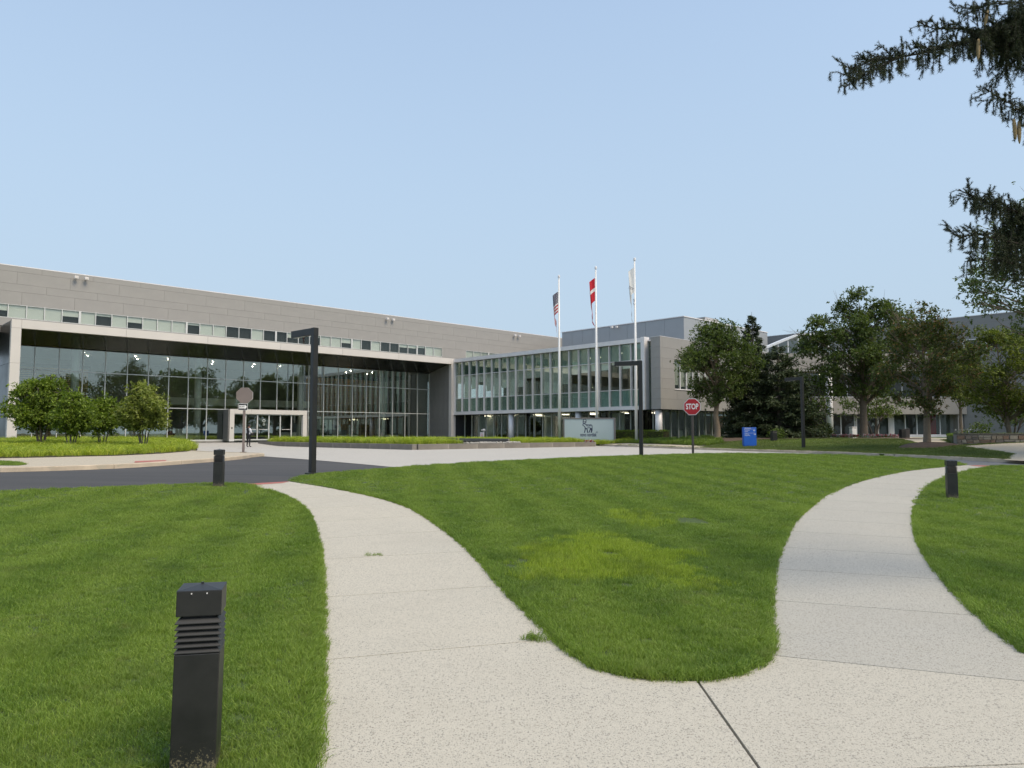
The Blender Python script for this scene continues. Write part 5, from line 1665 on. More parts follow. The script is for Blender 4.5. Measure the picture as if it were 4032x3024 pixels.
def lpoly(x0, x1, y0, y1): return [loc2w(x0, y0), loc2w(x1, y0), loc2w(x1, y1), loc2w(x0, y1)]
zin = lambda x, y: np.full(np.shape(x), zc + 0.32)
bed(lpoly(-23.55, -19.4, -24.5, -3.4), 20, zin, T_sed, M_sedge, 'yellow-green ornamental grass along the left edge of the plaza planter', 1.25)
bed(lpoly(-14.2, -6.2, -24.5, -4.0), 12, zin, T_sed, M_sedge, 'yellow-green ornamental grass right of the black basin', 1.1)
bedL = [(p[0] + 0.0, p[1] + 0.15) for p in bed_front] + [loc2w(-30.5, -4.0), loc2w(-33.0, -1.6), loc2w(-50.0, -1.6), (-45, 33), (bed_front[0][0] - 6, bed_front[0][1] - 1.5)]
patch('planting_bed', bedL, lambda x, y: L(x, y) + 0.03, M_soil, 1.5, skirt=0.1)
bed(bedL, 13, lambda x, y: L(x, y) + 0.02, T_sed, M_sedge, 'yellow-green ornamental grass under the small trees by the lobby', 1.05)
sg = [loc2w(-4.6, -24.5), loc2w(-1.2, -24.5), loc2w(-1.2, -8), loc2w(-4.6, -8)]
bedR = [(K_far[0][0] + 0.9, K_far[0][1] + 0.2)] + [(p[0] + 1.9, p[1] + 0.55) for p in K_far if 48 < p[1] < 60] + [(14.9, 51.5), loc2w(3.5, -29.3), loc2w(0.2, -28.4), loc2w(-1.8, -24)]
patch('planting_bed', bedR, lambda x, y: L(x, y) + 0.03, M_soil, 1.5, skirt=0.1)
bed(bedR, 13, lambda x, y: L(x, y) + 0.03, T_sed2, M_sedge2, 'dark green ornamental grass in front of the glass wing columns', 0.95)
bed([loc2w(-6.2, -24.6), loc2w(-2.0, -25.4), loc2w(-1.0, -12), loc2w(-6.2, -12)], 13, lambda x, y: L(x, y) + 0.05, T_sed, M_sedge, 'yellow-green ornamental grass around the flagpoles', 0.95)
# footway beside the far kerb
fw = [(p[0] + 0.14, p[1] + 0.06) for p in K_far if p[1] > 46.5] + [(p[0] + 1.75, p[1] + 0.6) for p in K_far[::-1] if p[1] > 48.0]
patch('footway', fw, lambda x, y: L(x, y) + 0.004, M_walk, 1.5)

# small lawn corner at the far left of the sidewalk
lc = [gp(-20, 1004.5), gp(0, 1005.5), gp(40, 1005.5), gp(58, 1003.5), gp(40, 999.5), gp(0, 997.5), gp(-20, 997)]
patch('lawn_corner', lc, lambda x, y: L(x, y) + 0.006, M_thatch, 1.5, skirt=0.03)
grow('lawn_grass', lc, 'small wedge of lawn at the left end of the sidewalk', [(18, 40, 120, 1.1)], T_far, M_blade)

# ================================================================== vegetation
M_bark = plain('oak_bark', (0.20, 0.155, 0.11), 0.95, var=0.4, scale=7, fine=0.6)
M_bark2 = plain('grey_bark', (0.15, 0.125, 0.105), 0.95, var=0.35, scale=8, fine=0.5)
M_oak = leafmat('oak_leaf', (0.052, 0.082, 0.022), (0.175, 0.225, 0.066), 0.42)
M_oakd = leafmat('oak_leaf_browned', (0.052, 0.078, 0.022), (0.17, 0.20, 0.066), 0.42, extra=(0.14, (0.30, 0.17, 0.095)))
M_shrubl = leafmat('dogwood_leaf', (0.085, 0.138, 0.017), (0.27, 0.355, 0.048), 0.4, pos_var=0.9)
M_shruby = leafmat('dogwood_leaf_pale', (0.13, 0.17, 0.025), (0.38, 0.42, 0.11), 0.4, pos_var=0.9)
M_maple = leafmat('maple_leaf', (0.055, 0.092, 0.015), (0.18, 0.25, 0.045), 0.35)
M_maply = leafmat('maple_leaf_light', (0.075, 0.105, 0.016), (0.24, 0.275, 0.05), 0.35)
M_spruce = leafmat('spruce_needle', (0.030, 0.045, 0.020), (0.10, 0.13, 0.058), 0.15)
M_spruceN = leafmat('near_spruce_needle', (0.020, 0.032, 0.014), (0.075, 0.095, 0.042), 0.15, pos_var=3)
M_cone = plain('spruce_cone', (0.30, 0.215, 0.10), 0.7, var=0.3, scale=40, fine=0.3)
M_twig = plain('spruce_twig', (0.035, 0.027, 0.02), 0.9, var=0.3, scale=20)

def leaves(P, D, N, ln, wd):
    """leaf-shaped quads: P base, D direction, N facing"""
    D = D / (np.linalg.norm(D, axis=1)[:, None] + 1e-9)
    Sd = np.cross(D, N); Sd /= np.linalg.norm(Sd, axis=1)[:, None] + 1e-9
    ln = ln[:, None]; wd = wd[:, None]
    V = np.stack([P, P + D * ln * 0.55 + Sd * wd * 0.5, P + D * ln, P + D * ln * 0.55 - Sd * wd * 0.5], 1).reshape(-1, 3)
    F = np.arange(len(P) * 4).reshape(-1, 4)
    return V, F
def tree(name, label, loc, H, trunk_h, tr, rx, n_clump, per, ls, mat, seed, bark=None, stems=1, rc=0.75, flat=0.7, cat='tree', group=None, squash=1.0, dead=0, lean=(0, 0), skew=(0, 0), ysc=1.0, hi=None, bottom=None, profile=None, gap=0.22, spreadf=0.48):
    r_ = np.random.default_rng(seed)
    root = empty(name, (loc[0], loc[1], Lf(*loc) - 0.03 if len(loc) < 3 else loc[2]), 0, label, cat, group)
    mb = MB()
    z0 = trunk_h if bottom is None else bottom
    cz, hz = (z0 + H) / 2, (H - z0) / 2
    # clump centres through the crown's volume, denser towards its skin
    C = []
    ph3 = r_.uniform(0, 6.28, 3)
    guard = 0
    while len(C) < n_clump and guard < 20000:
        guard += 1
        p = r_.normal(size=3); p /= np.linalg.norm(p)
        q = r_.uniform(0.25, 1.0) ** 0.5
        zz = cz + p[2] * q * hz
        t = (zz - z0) / (H - z0)
        prof = profile(t) if profile else (0.72 + 0.5 * math.sin(math.pi * min(1, t * 1.0)) - 0.45 * t * t)
        c = np.array([p[0] * q * rx * prof + skew[0] * t, p[1] * q * rx * ysc * prof + skew[1] * t, zz])
        lob = 1 + gap * math.sin(2.0 * math.atan2(p[1], p[0]) + ph3[0] + 2.2 * t) + 0.6 * gap * math.sin(5.0 * math.atan2(p[1], p[0]) + ph3[1] + 4 * t)
        c[:2] *= lob
        if gap > 0 and math.sin(c[0] * 6.2 / rx + ph3[0]) * math.sin(c[1] * 5.6 / rx + ph3[1]) * math.sin(c[2] * 9.0 / (H - z0) + ph3[2]) < -0.12: continue
        if any(np.linalg.norm(c - o) < rc * 0.62 for o in C): continue
        C.append(c)
    C = np.array(C)
    # trunk(s)
    trunks = []
    for s in range(stems):
        a = 2 * math.pi * s / stems + r_.uniform(-0.4, 0.4)
        off = 0 if stems == 1 else 0.12
        top = np.array([lean[0] + (math.cos(a) * rx * 0.55 if stems > 1 else 0), lean[1] + (math.sin(a) * rx * 0.55 if stems > 1 else 0), H * 0.82])
        b0_ = np.array([off * math.cos(a), off * math.sin(a), 0.0])
        K = 9
        pts = []
        for k in range(K):
            t = k / (K - 1)
            w = r_.normal(0, 0.05, 2) * (H / 8) * (1 if 0 < k < K - 1 else 0) * (0.6 if t < 0.4 else 1)
            cur = b0_ * (1 - t) + top * t + np.array([w[0], w[1], 0])
            if stems > 1: cur[2] = H * 0.82 * t ** 0.85
            pts.append(cur)
        rad = [tr * (1.35 if k == 0 else (1 - 0.85 * (k / (K - 1)))) for k in range(K)]
        if stems == 1: pts.insert(1, pts[0] + (pts[1] - pts[0]) * 0.2); rad.insert(1, tr * 1.03)
        mb.tube(pts, rad, 10 if stems == 1 else 7)
        trunks.append(np.array(pts))
    for c in C:
        T = min(trunks, key=lambda t: np.min(np.linalg.norm(t[:, :2] - c[:2], axis=1)))
        hd = np.linalg.norm(c[:2] - T[len(T) // 2, :2])
        zs = max(z0 * 0.75 if stems == 1 else 0.5, c[2] - hd * r_.uniform(0.5, 0.95))
        zs = min(zs, T[-1, 2])
        st = np.array([np.interp(zs, T[:, 2], T[:, j]) for j in range(3)])
        mid = (st + c) / 2 + np.array([0, 0, 0.14 * hd]) + r_.normal(0, 0.08, 3)
        r0 = max(0.018, tr * 0.30 * (1 - 0.55 * c[2] / H))
        mb.tube([st, st * 0.45 + mid * 0.55, mid, mid * 0.5 + c * 0.5, c], [r0, r0 * 0.8, r0 * 0.6, r0 * 0.4, r0 * 0.15], 5, cap=False)
        for q in range(3):
            e = c + r_.normal(0, rc * 0.55, 3)
            mb.tube([mid * 0.3 + c * 0.7, (c + e) / 2, e], [r0 * 0.35, r0 * 0.2, r0 * 0.06], 4, cap=False)
    for k in range(dead):   # bare twigs standing out of the crown
        c = C[r_.integers(len(C))]
        d = c - np.array([0, 0, cz * 0.8]); d /= np.linalg.norm(d)
        for q in range(4):
            e = c + d * r_.uniform(0.7, 1.4) * rc * 1.5 + r_.normal(0, 0.25, 3)
            mb.tube([c, (c + e) / 2 + r_.normal(0, 0.07, 3), e], [0.02, 0.012, 0.004], 4, cap=False)
    mb.build('trunk', bark or M_bark, root, smoothed=True)
    # leaves in whorls at twig ends inside every clump
    Ps, Ds, Ns = [], [], []
    for c in C:
        k = int(per * r_.uniform(0.6, 1.35))
        m_ = max(3, k // 7)
        tips = c + r_.normal(0, 1, (m_, 3)) * np.array([rc, rc, rc * flat]) * spreadf
        outv = (tips - c); outv /= np.linalg.norm(outv, axis=1)[:, None] + 1e-9
        for tpt, ov in zip(tips, outv):
            kk = 7
            d = r_.normal(0, 0.8, (kk, 3)) + ov * 0.6 + np.array([0, 0, -0.35])
            Ps.append(tpt + r_.normal(0, 0.03, (kk, 3))); Ds.append(d)
            Ns.append(r_.normal(0, 0.55, (kk, 3)) + np.array([0, 0, 1.0]))
    P = np.concatenate(Ps); D = np.concatenate(Ds); N = np.concatenate(Ns)
    ln = r_.uniform(0.7, 1.3, len(P)) * ls
    V, F = leaves(P, D, N, ln, ln * r_.uniform(0.42, 0.62, len(P)))
    from_np('crown', V, F, mat, root)
    return root
def spruce(name, label, loc, H, R0, seed, mat=M_spruce, z0=0.25, prof=1.0):
    r_ = np.random.default_rng(seed)
    root = empty(name, (loc[0], loc[1], Lf(*loc) - 0.03), 0, label, 'tree')
    mb = MB()
    mb.tube([(0, 0, 0), (0, 0, H * 0.5), (0, 0, H)], [0.22, 0.13, 0.01], 8)
    Ps, Ds, Ns, Ls = [], [], [], []
    z = z0
    while z < H - 0.15:
        t = z / H
        rad = R0 * (1 - t) ** prof
        nb = max(4, int(8 * (1 - t) + 5))
        for k in range(nb):
            a = r_.uniform(0, 2 * math.pi); ln = max(0.2, rad * r_.uniform(0.72, 1.18))
            droop = -0.25 * ln * (1 - t) + 0.12 * ln
            zz = z + r_.uniform(-0.12, 0.12)
            bp = np.array([math.cos(a), math.sin(a), 0.0])
            tip_ = bp * ln + np.array([0, 0, zz + droop + 0.22 * t * ln])
            mb.tube([(0, 0, zz), tuple((np.array([0, 0, zz]) * 0.4 + tip_ * 0.6) + np.array([0, 0, -0.05 * ln])), tuple(tip_)], [0.03 * (1 - t) + 0.01, 0.015, 0.004], 4, cap=False)
            m_ = int(26 * ln) + 8
            u = r_.uniform(0.15, 1.0, m_) ** 0.8
            side = r_.normal(0, 0.16, m_) * ln * (0.35 + 0.7 * (1 - u))
            q = np.array([0, 0, zz]) + (tip_ - np.array([0, 0, zz])) * u[:, None]
            sv = np.array([-math.sin(a), math.cos(a), 0])
            q = q + sv * side[:, None] + np.stack([0 * u, 0 * u, -0.12 * ln * np.abs(side) / (0.2 * ln + 0.01) - r_.uniform(0, 0.10, m_)], 1)
            for rep_ in range(3):
                Ps.append(q + r_.normal(0, 0.05, (m_, 3)))
                Ds.append(bp * 0.8 + sv * np.sign(side)[:, None] * 0.6 + r_.normal(0, 0.45, (m_, 3)) + np.array([0, 0, -0.25]))
                Ns.append(r_.normal(0, 0.6, (m_, 3)) + np.array([0, 0, 1]))
                Ls.append(np.full(m_, 0.24) * r_.uniform(0.6, 1.3, m_))
        z += 0.24 + 0.12 * t
    P, D, N, ln = (np.concatenate(q) for q in (Ps, Ds, Ns, Ls))
    V, F = leaves(P, D, N, ln, ln * 0.34)
    mb.build('trunk', M_bark2, root)
    from_np('crown', V, F, mat, root)
    return root

# the four small many-stemmed trees in the grass bed
def bedpt(px, D): return at_dist(px, D)
prof_low = lambda t: 1.0 - 0.75 * t ** 1.5
tree('multi_stem_tree', 'tallest dark green many-stemmed tree at the left porch post', bedpt(168, 41.5), 4.0, 0.9, 0.05, 1.9, 84, 290, 0.15, M_shrubl, 21, M_bark2, stems=6, rc=0.5, group='small trees in the grass bed', bottom=1.15, gap=0.30, profile=prof_low)
tree('multi_stem_tree', 'bright green many-stemmed tree second from left in the bed', bedpt(285, 38.6), 2.95, 0.8, 0.035, 1.08, 46, 290, 0.14, M_shrubl, 22, M_bark2, stems=5, rc=0.45, group='small trees in the grass bed', bottom=1.0, gap=0.30, profile=prof_low)
tree('multi_stem_tree', 'small dark many-stemmed tree third from left in the bed', bedpt(408, 42.0), 2.9, 0.8, 0.035, 1.12, 42, 260, 0.14, M_shrubl, 23, M_bark2, stems=4, rc=0.45, group='small trees in the grass bed', bottom=1.0, gap=0.30, profile=prof_low)
tree('multi_stem_tree', 'pale tipped many-stemmed tree at the right end of the bed', bedpt(568, 39.5), 3.55, 0.95, 0.035, 1.3, 60, 300, 0.15, M_shruby, 24, M_bark2, stems=5, rc=0.45, group='small trees in the grass bed', bottom=1.15, gap=0.30, profile=prof_low)
# oaks beyond the road
oval = lambda t: (0.62 + 0.75 * math.sin(math.pi * min(1, 0.12 + t * 0.88))) * (1 - 0.35 * t)
tree('oak_tree', 'oak with rough pale trunk between the stop sign and the spruce', at_dist(2822, 55.5), 9.4, 3.1, 0.24, 2.5, 70, 520, 0.17, M_oak, 31, rc=0.85, gap=0.28, spreadf=0.42, group='oaks beyond the road', profile=oval, bottom=2.9, skew=(0.2, 0))
tree('oak_tree', 'tallest oak with thick straight trunk in front of the beige entrance', at_dist(3399, 57.5), 11.8, 3.9, 0.31, 3.9, 92, 560, 0.18, M_oak, 32, rc=0.95, gap=0.30, spreadf=0.40, group='oaks beyond the road', dead=5, profile=oval, bottom=3.3)
tree('oak_tree', 'thin topped oak with browned leaves in a mulch ring by the kerb', at_dist(3645, 38.0), 7.6, 1.7, 0.19, 1.8, 54, 420, 0.13, M_oakd, 33, rc=0.62, gap=0.32, spreadf=0.42, group='oaks beyond the road', dead=9, profile=oval, bottom=1.9)
tree('young_tree', 'slim young tree against the end pier of the entrance', at_dist(3782, 52.0), 6.5, 2.6, 0.13, 1.8, 50, 230, 0.16, M_maply, 34, rc=0.6, profile=oval, bottom=2.4)
tree('small_maple', 'low leaning maple before the entrance doors behind the tall oak', at_dist(3440, 63.0), 4.6, 1.6, 0.10, 2.6, 50, 150, 0.15, M_maple, 35, M_bark2, stems=3, rc=0.6, bottom=1.6)
tree('bright_maple', 'yellow-green tree above the stone wall at the right edge', at_dist(3975, 43.0), 7.0, 1.9, 0.14, 3.5, 110, 280, 0.14, M_maply, 36, rc=0.62, bottom=1.5, lean=(-0.6, 0), ysc=0.8)
tree('low_maple', 'low spreading dark maple behind the stone wall', at_dist(3985, 47.0), 2.9, 1.0, 0.08, 1.7, 30, 150, 0.12, M_maple, 37, M_bark2, stems=3, rc=0.5, bottom=1.0)
tree('side_tree', 'leafy tree right of the spruce beside the black lamp post', at_dist(3190, 58.0), 6.0, 0.9, 0.12, 2.1, 50, 170, 0.16, M_maple, 38, rc=0.65, bottom=0.9)
tree('tall_roadside_tree', 'tall tree with small leaves reaching in at the right edge', (24.6, 29.5), 12.8, 3.0, 0.3, 5.4, 190, 260, 0.13, M_oak, 39, rc=0.75, bottom=3.0, dead=6)
spruce('spruce_tree', 'tall dark spruce with a narrow spire behind the blue sign', at_dist(2968, 60.0), 10.4, 3.0, 41, prof=0.9)
spruce('spruce_tree', 'broad dark spruce reaching the ground right of the spire', at_dist(3068, 57.0), 7.4, 3.6, 42, prof=0.7)
# trees on the far side of the grounds to the right, seen in the lobby glass
rt_ = random.Random(5)
base_t = None
for k, (x, y, h) in enumerate([(52, 24, 13), (60, 10, 15), (48, 4, 12), (74, 18, 16), (66, -8, 14), (86, 4, 17), (58, 34, 12), (96, 26, 16), (80, -22, 15), (110, -6, 18)]):
    if base_t is None:
        base_t = tree('parkland_tree', 'broad parkland tree east of the road, seen reflected in the lobby glass', (x, y), 13, 3.0, 0.3, 5.2, 70, 130, 0.34, M_maple, 50, rc=1.25, bottom=2.0, group='parkland trees outside the frame')
    else:
        o = base_t.copy(); col.objects.link(o)
        o.location = (x, y, Lf(min(x, 120), y)); o.rotation_euler = (0, 0, rt_.uniform(0, 6)); o.scale = (h / 13 * rt_.uniform(0.9, 1.2), h / 13, h / 13)
        for ch in base_t.children:
            c_ = ch.copy(); col.objects.link(c_); c_.parent = o

# low shrubs
def shrub(name, label, px, D, H, rx, mat, seed, n=18, ls=0.07, cat='shrub', group=None):
    return tree(name, label, at_dist(px, D), H, H * 0.2, 0.02, rx, n, 120, ls, mat, seed, M_bark2, stems=4, rc=rx * 0.45, cat=cat, group=group, bottom=0.08, profile=lambda t: 1.0 - 0.6 * t * t)
shrub('round_shrub', 'rounded leafy shrub beside the silver column base', 3243, 60.0, 1.15, 0.85, M_maply, 61, 26, 0.11)
shrub('spreading_shrub', 'low spreading dark shrub right of the broad spruce', 3172, 60.0, 1.1, 1.4, M_maple, 62, 34, 0.11)
shrub('azalea_shrub', 'small open shrub against the dark grey wall', 3862, 50.0, 1.3, 0.75, M_maple, 63, 16, 0.10)
shrub('dark_shrub', 'small dark shrub at the spruce foot by the bin', 3060, 53.0, 0.7, 0.6, M_maple, 64, 16, 0.09)
# clipped hedge behind the monument sign
hx, hy = at_dist(2510, 63.5)
hd = empty('hedge', (hx, hy, Lf(hx, hy)), TH + math.pi / 2, 'clipped green hedge to the right of the monument sign', 'hedge')
k_ = 9000
rr_ = np.random.default_rng(77)
P = np.stack([rr_.uniform(-3.0, 3.0, k_), rr_.uniform(-0.5, 0.5, k_), rr_.uniform(0.05, 0.85, k_)], 1)
fc = rr_.integers(0, 3, k_)
P[fc == 0, 2] = 0.85 + rr_.normal(0, 0.03, (fc == 0).sum()); P[fc == 1, 1] = -0.5 * np.sign(rr_.normal(size=(fc == 1).sum())) + rr_.normal(0, 0.03, (fc == 1).sum())
V, F = leaves(P, rr_.normal(0, 1, (k_, 3)) + np.array([0, 0, 0.4]), rr_.normal(0, 1, (k_, 3)), rr_.uniform(0.05, 0.10, k_), rr_.uniform(0.03, 0.06, k_))
from_np('foliage', V, F, M_shrubl, hd)
MB().box(-2.9, 2.9, -0.42, 0.42, 0.0, 0.78).build('woody_core', M_soil, hd)

# ------------------------------------------------------------------ the near spruce leaning in at the right
def near_spruce():
    r_ = np.random.default_rng(101)
    tx, ty = 7.3, 7.4
    gz = Lf(tx, ty)
    root = empty('near_spruce', (tx, ty, gz - 0.03), 0, 'drooping spruce boughs with hanging cones at the upper right', 'tree')
    tm = MB()
    tm.tube([(0, 0, 0), (0.02, 0, 0.4), (0.05, 0, 4), (0, 0.05, 9), (0, 0, 14)], [0.34, 0.26, 0.21, 0.13, 0.02], 12)
    tm.build('trunk', M_bark2, root, smoothed=True)
    org = np.array([tx, ty, gz - 0.03])
    def W(px, py, D):
        dx, dy, dz = ray(px, py)
        return np.array([dx, dy, dz]) / dy * D + np.array([0, 0, EYE]) - org
    NP, ND = [], []          # needle base, direction
    def twig(pts, mb, r0, needles=950, nlen=0.025, start=0.0):
        pts = np.array(pts); seg = np.linalg.norm(np.diff(pts, axis=0), axis=1); d = np.r_[0, np.cumsum(seg)]
        mb.tube([tuple(p) for p in pts], [r0 * (1 - 0.75 * q / d[-1]) for q in d], 5, cap=False)
        n = int(d[-1] * needles)
        t = r_.uniform(start * d[-1], d[-1], n)
        base = np.stack([np.interp(t, d, pts[:, j]) for j in range(3)], 1)
        ax = np.stack([np.interp(np.minimum(t + 0.01, d[-1]), d, pts[:, j]) - np.interp(np.maximum(t - 0.01, 0), d, pts[:, j]) for j in range(3)], 1)
        ax /= np.linalg.norm(ax, axis=1)[:, None] + 1e-9
        rd_ = r_.normal(size=(n, 3)); rd_ -= ax * np.sum(rd_ * ax, 1)[:, None]; rd_ /= np.linalg.norm(rd_, axis=1)[:, None] + 1e-9
        NP.append(base); ND.append((rd_ * 0.85 + ax * 0.65) * nlen * r_.uniform(0.7, 1.25, n)[:, None])
    def hang(p, ln, mb):
        """a branchlet drooping straight down with side twigs"""
        p = np.array(p)
        bend = r_.normal(0, 0.10, 2)
        pts = [p + np.array([bend[0] * ln * t * t, bend[1] * ln * t * t, -ln * t + 0.03 * math.sin(3 * t)]) for t in np.linspace(0, 1, 6)]
        twig(pts, mb, 0.0035, 750)
        for q in range(int(ln / 0.055)):
            t = r_.uniform(0.1, 0.8); b_ = p + np.array([bend[0] * ln * t * t, bend[1] * ln * t * t, -ln * t])
            dv = r_.normal(0, 0.35, 3) + np.array([0, 0, -0.8]); dv /= np.linalg.norm(dv)
            l2 = ln * r_.uniform(0.2, 0.45)
            twig([b_, b_ + dv * l2 * 0.5 + r_.normal(0, 0.006, 3), b_ + dv * l2], mb, 0.0022, 750)
    def spray(p, dv, ln, mb):
        """upturned leafy tip shoots"""
        p = np.array(p); dv = np.array(dv) / np.linalg.norm(dv)
        pts = [p + dv * ln * t + np.array([0, 0, 0.12 * ln * t * t]) for t in np.linspace(0, 1, 5)]
        twig(pts, mb, 0.004, 900, 0.018)
        for q in range(int(3 + ln / 0.06)):
            t = r_.uniform(0.3, 0.95)
            b_ = p + dv * ln * t
            d2 = dv * 0.7 + r_.normal(0, 0.5, 3); d2 /= np.linalg.norm(d2)
            l2 = ln * r_.uniform(0.2, 0.45)
            twig([b_, b_ + d2 * l2 * 0.5, b_ + d2 * l2], mb, 0.003, 950, 0.018)
    def bough(pts, dens, hmax, mb, up=True, r0=0.035, taper=True):
        pts = np.array(pts); d = np.r_[0, np.cumsum(np.linalg.norm(np.diff(pts, axis=0), axis=1))]
        T = np.linspace(0, d[-1], 30)
        P = np.stack([np.interp(T, d, pts[:, j]) for j in range(3)], 1)
        k_ = np.ones(3) / 3
        for j in range(3): P[1:-1, j] = np.convolve(P[:, j], k_, 'valid')
        mb.tube([tuple(q) for q in P], [max(0.004, r0 * (1 - t / d[-1]) ** 0.8) for t in T], 6, cap=False)
        n = int(d[-1] * dens * 3.4)
        for k in range(n):
            t = r_.uniform(0.0, d[-1])
            u = t / d[-1]
            b_ = np.array([np.interp(t, T, P[:, j]) for j in range(3)])
            # side branchlet then a hanging tassel
            sd = r_.normal(0, 1, 3); sd[2] = abs(sd[2]) * 0.15; sd /= np.linalg.norm(sd)
            sl = r_.uniform(0.02, 0.30) * (1.15 - 0.7 * u)
            e = b_ + sd * sl
            twig([b_, (b_ + e) / 2 + np.array([0, 0, 0.02]), e], mb, 0.005, 500)
            hang(e, hmax * r_.uniform(0.35, 1.0) * (1.1 - 0.45 * u if taper else 1), mb)
            if up and r_.uniform() < 0.45:
                ax = P[-1] - P[0]; ax /= np.linalg.norm(ax)
                spray(b_, ax * 0.8 + r_.normal(0, 0.5, 3) + np.array([0, 0, 0.35]), r_.uniform(0.08, 0.2), mb)
    bm_ = MB()
    # upper bough crossing the sky
    U = [np.array([0.0, 0, 5.6]), W(4250, 60, 6.9), W(4000, 110, 6.6), W(3800, 170, 6.4), W(3650, 205, 6.3), W(3520, 232, 6.2), W(3420, 230, 6.15), W(3365, 262, 6.1), W(3318, 300, 6.1)]
    bough(U, 17, 0.27, bm_)
    bough([W(3900, 130, 6.55), W(3760, 110, 6.5), W(3680, 115, 6.45), W(3610, 85, 6.4)], 10, 0.14, bm_, r0=0.014)
    bough([W(3540, 225, 6.2), W(3440, 275, 6.1), W(3370, 320, 6.0), W(3325, 345, 6.0)], 14, 0.16, bm_, up=False, r0=0.012)
    bough([np.array([0.0, 0, 5.9]), W(4200, -60, 6.7), W(4010, 20, 6.4), W(3880, 10, 6.3), W(3800, 62, 6.3)], 15, 0.24, bm_, r0=0.022)
    bough([W(4250, 20, 6.9), W(4100, 60, 6.7), W(4000, 150, 6.5), W(3960, 180, 6.45)], 26, 0.42, bm_, r0=0.022, taper=False)
    bough([W(4120, 20, 6.6), W(4040, 60, 6.5), W(3930, 140, 6.5), W(3860, 150, 6.4)], 22, 0.32, bm_, r0=0.018, taper=False)
    # middle bough with the pair of cones
    bough([np.array([0.0, 0, 4.6]), W(4200, 470, 6.6), W(4030, 430, 6.3), W(3950, 400, 6.25), W(3878, 345, 6.2)], 10, 0.22, bm_, r0=0.02)
    bough([W(4150, 500, 6.5), W(4040, 440, 6.35), W(3995, 430, 6.27)], 14, 0.16, bm_, up=False, r0=0.012, taper=False)
    # lower dense boughs
    for pts, dn, hm in (([np.array([0.0, 0, 3.6]), W(4250, 900, 7.0), W(4050, 850, 6.8), W(3900, 800, 6.7), W(3850, 790, 6.6), W(3775, 745, 6.6)], 16, 0.36),
                        ([np.array([0.0, 0, 3.2]), W(4200, 980, 7.0), W(4000, 960, 6.8), W(3880, 930, 6.7), W(3815, 915, 6.6), W(3780, 940, 6.6)], 15, 0.34),
                        ([np.array([0.0, 0, 2.9]), W(4200, 1080, 7.0), W(4000, 1040, 6.8), W(3890, 1020, 6.7), W(3810, 1030, 6.7)], 17, 0.32),
                        ([W(4250, 900, 7.2), W(4060, 830, 7.0), W(3990, 880, 6.9), W(3950, 1000, 6.9)], 26, 0.40)):
        bough(pts, dn, hm * 0.85, bm_, r0=0.03)
    # boughs on the far sides, out of the picture
    for k in range(14):
        a = R(-100 + 17 * k); zz = 2.4 + 0.55 * k
        e = np.array([math.cos(a) * 3.0, math.sin(a) * 3.0, zz - 0.5])
        if k < 12 and k % 2 == 0: bough([np.array([0, 0, zz]), e * np.array([0.5, 0.5, 1]) + np.array([0, 0, 0.35]), e], 1.4, 0.35, bm_, r0=0.04)
    bm_.build('boughs', M_twig, root)
    P = np.concatenate(NP); D = np.concatenate(ND)
    sv = np.cross(D, r_.normal(size=D.shape)); sv /= np.linalg.norm(sv, axis=1)[:, None] + 1e-9
    V = np.stack([P - sv * 0.0017, P + sv * 0.0017, P + D], 1).reshape(-1, 3)
    o = from_np('needles', V, np.arange(len(V)).reshape(-1, 3), M_spruceN, root)
    o['kind'] = 'stuff'
    print('needles', len(P))
    # cones
    def cone(p, ln, tilt):
        n, m = 10, 14
        c = MB()
        rad = [0.016 * math.sin(math.pi * min(1, 0.12 + 0.86 * t)) ** 0.6 * (1 + 0.10 * (i % 2)) for i, t in enumerate(np.linspace(0, 1, m))]
        c.tube([(tilt * ln * t, 0, -ln * t) for t in np.linspace(0, 1, m)], rad, n)
        oo = c.build('cone', M_cone, root, smoothed=True)
        oo.location = p
    cone(W(3888, 38, 6.3), 0.15, -0.2); cone(W(3852, 155, 6.3), 0.19, -0.05)
    cone(W(3992, 470, 6.27), 0.18, 0.05); cone(W(4012, 478, 6.27), 0.20, -0.02); cone(W(4036, 460, 6.25), 0.14, 0.1)
near_spruce()

# ------------------------------------------------------------------ mulch rings, stone wall, flowers
def mound(name, cx_, cy_, rx, ry, h, label):
    V, F = [], []
    nr, na = 7, 36
    r_ = np.random.default_rng(int(cx_ * 100) % 1000)
    for i in range(nr):
        t = i / (nr - 1)
        for k in range(na):
            a = 2 * math.pi * k / na
            w = 1 + 0.08 * math.sin(3 * a + cx_) + 0.05 * math.sin(7 * a)
            x = cx_ + rx * t * w * math.cos(a); y = cy_ + ry * t * w * math.sin(a)
            V.append((x, y, Lf(x, y) + 0.03 + h * (1 - t * t) + (r_.normal(0, 0.012) if t < 1 else -0.06)))
    for i in range(nr - 1):
        for k in range(na):
            k2 = (k + 1) % na
            F.append((i * na + k, i * na + k2, (i + 1) * na + k2, (i + 1) * na + k))
    o = from_np(name, V, F, M_mulch, None, True)
    return tag(o, kind='structure')
x, y = at_dist(3642, 37.8); mound('mulch_ring', x, y, 1.45, 1.3, 0.18, '')
x, y = at_dist(2822, 55.5); mound('mulch_ring', x, y, 3.0, 2.6, 0.12, '')
x, y = at_dist(3480, 52.5); mound('mulch_ring', x, y, 3.4, 1.8, 0.08, '')
x, y = at_dist(3060, 56.5); mound('mulch_ring', x, y, 5.0, 3.6, 0.06, '')
